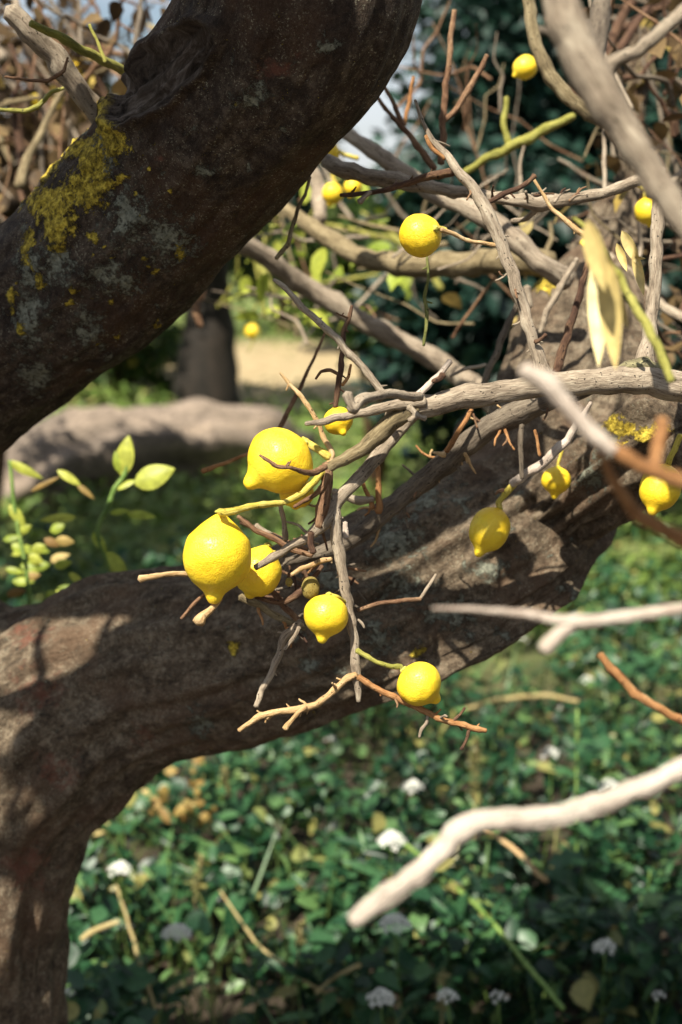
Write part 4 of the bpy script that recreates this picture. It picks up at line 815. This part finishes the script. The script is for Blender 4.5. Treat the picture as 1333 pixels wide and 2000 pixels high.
def bush(label, x, y, z, r, n, size, mat, clumps=30, squash=1.0, name='bush'):
    t = empty(name, label, 'bush')
    for i in range(4):
        a = i * 1.6; part_tube(t, 'stem', [Vector((x, y, GZ - .05)), Vector((x + math.cos(a) * r * .25, y + math.sin(a) * r * .25, z * .5)), Vector((x + math.cos(a) * r * .5, y + math.sin(a) * r * .5, z))], [.03, .022, .012], 'dbrown', 6)
    crown_leaves(n, (x, y, z), r, size, mat, t, clumps, squash, GZ + .02)
    return t
def X(px, d): return (px - 666.5) / F * d
# dark hollow behind the right half
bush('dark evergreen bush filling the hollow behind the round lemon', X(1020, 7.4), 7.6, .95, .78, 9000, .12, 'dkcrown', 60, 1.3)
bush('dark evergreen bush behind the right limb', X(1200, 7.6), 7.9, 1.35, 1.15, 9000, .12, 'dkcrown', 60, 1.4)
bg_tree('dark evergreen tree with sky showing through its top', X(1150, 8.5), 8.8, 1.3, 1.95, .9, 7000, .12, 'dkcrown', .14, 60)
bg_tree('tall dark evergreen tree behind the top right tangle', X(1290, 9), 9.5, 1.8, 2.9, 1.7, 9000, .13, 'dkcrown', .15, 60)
bg_tree('dark trunked shaded tree on the grass behind the big limb', X(400, 11), 11.6, 1.2, 1.9, 1.05, 7000, .12, 'dkcrown', .2, 50, bark='blackbark')
bg_tree('second shaded tree left of the dark trunked one', X(130, 12), 12.8, 1.0, 1.7, 1.1, 5000, .13, 'crown', .2, 45)
bg_tree('green tree beyond the grass at upper centre', X(690, 16), 17, .8, 1.1, .95, 6000, .16, 'crown', .15, 45, squash=.7)
bg_tree('green tree beyond the grass under the sky gap', X(560, 19), 20, .8, 1.1, 1.2, 6000, .18, 'crown', .15, 45, squash=.6)
bush('sunlit green bush under the bright blurred lemons', X(750, 7), 8.0, 1.05, .36, 3000, .09, 'crown', 36, 1.1)
bush('low green bush behind the sloping bare branch', X(610, 14), 19, .3, .8, 3000, .09, 'crown', 30, .9)
bush('green bush at the left behind the fallen log', X(200, 12), 13, .1, .7, 3500, .10, 'crown', 30, .7)
bg_tree('added evergreen tree blocking skylight right of the old tree, outside the view', 3.1, 1.2, 1.2, 1.9, 1.5, 5000, .14, 'dkcrown', .1, 50)  # this and the next three: unseen trees added to deepen shadows by blocking skylight
bg_tree('added evergreen tree blocking skylight behind and right of the viewpoint', 1.9, -1.9, 1.1, 1.8, 1.5, 5000, .14, 'dkcrown', .1, 50)
bg_tree('added evergreen tree blocking skylight left of the old tree, outside the view', -3.3, 2.6, 1.2, 1.9, 1.4, 5000, .14, 'dkcrown', .1, 50)
bg_tree('added evergreen tree blocking skylight behind and left of the viewpoint', -4.2, -2.2, 1.1, 1.7, 1.5, 4000, .15, 'dkcrown', .1, 50)
# far hedge line
hd = empty('hedge', 'distant dark hedge closing the orchard', 'hedge')
for i, (xx, yy) in enumerate(((-9, 30), (-5, 28), (-1.5, 31), (2, 27), (5.5, 25), (9, 28), (13, 30), (-13, 32))): crown_leaves(2200, (xx, yy, .6), 2.2, .26, 'crown' if i % 2 else 'dkcrown', hd, 30, .45, .02, 'shrub')
# fallen log
lg = empty('fallen_log', 'blurred pinkish grey fallen log lying on the grass at left', 'log')
tube(lg, [(-60, 1020, 110, 7.9), (40, 955, 140, 8.2), (150, 900, 150, 8.6), (280, 878, 148, 8.9), (420, 874, 142, 9.3), (520, 876, 128, 9.6), (585, 888, 80, 10.0)], 'log', 'trunk', knots=.3, rough=.32, wob=6)
# brown thickets: left behind the limb, right behind the bough, and centre
def thicket(label, x0, x1, y0, y1, d0, d1, nb, nl, ang, mats, leafm, wr=(7, 26), seed=1):
    random.seed(seed); t = empty('thicket', label, 'thicket')
    for i in range(nb):
        x, y, d = random.uniform(x0, x1), random.uniform(y0, y1), random.uniform(d0, d1); a = random.gauss(*ang); L_ = random.uniform(120, 330); w_ = random.uniform(*wr) * random.random() ** .6
        w_ = max(5, w_); dd = random.uniform(-.15, .15)
        pts = []
        for k in range(5):
            s = k / 4 - .5; a2 = a + random.uniform(-.35, .35); pts.append((x + s * L_ * math.cos(a) + random.uniform(-14, 14), y - s * L_ * math.sin(a) + random.uniform(-14, 14), w_ * (1 - .15 * k), d + dd * s))
        tube(t, pts, random.choice(mats), 'branch', knots=.06, seg=7, rough=.14)
    if not nl: return t
    n = nl; xs, ys, ds = rnd(x0, x1, n), rnd(y0, y1, n), rnd(d0, d1, n)
    pos = np.array([tuple(P(a, b, c)) for a, b, c in zip(xs, ys, ds)])
    scatter('foliage', pos, rnd(0, 6.28, n), rnd(-1.4, .4, n), rnd(-1, 1, n), rnd(.03, .065, n), rng.random(n), leafm, leaf_template(.3), t, kind='stuff')
    return t
thicket('sunlit brown twig thicket behind the dark limb at the upper left', -80, 420, -60, 560, 2.2, 3.4, 85, 260, (1.9, .7), ('grey', 'brown', 'olive', 'dbrown', 'greydark', 'brown'), 'brownleaf', seed=5)
bush('brown leaved bush behind the upper left thicket', X(-190, 5.2), 5.4, 1.65, .60, 6500, .08, 'brownleaf', 40, 1.4)
bush('dim brown leaved bush at the top left corner', X(-60, 6.5), 6.6, 1.8, .8, 7000, .08, 'brownleaf', 36, 1.0)
thicket('tangled twig thicket behind the bough at the upper right edge', 1165, 1420, -60, 720, 1.9, 2.9, 95, 160, (1.7, .8), ('grey', 'brown', 'olive', 'dbrown', 'greydark', 'greydark', 'dbrown', 'dbrown'), 'brownleaf', seed=6)
thicket('loose twigs with yellow leaves between the limb and the round lemon', 470, 800, 340, 620, 2.3, 3.6, 30, 60, (2.4, .8), ('grey', 'brown', 'olive', 'ygreen', 'greydark'), 'leafy', (6, 18), seed=8)
thicket('sparse pale twigs over the dark hollow right of centre', 820, 1130, 380, 620, 1.9, 2.6, 18, 10, (.5, .9), ('grey', 'olive', 'brown', 'greydark'), 'dead', (6, 18), seed=9)
thicket('faint bare twigs above the dark evergreen at the top', 640, 1100, 60, 330, 2.4, 3.2, 14, 0, (1.6, .6), ('brown', 'greydark', 'olive'), 'dead', (5, 10), seed=10)
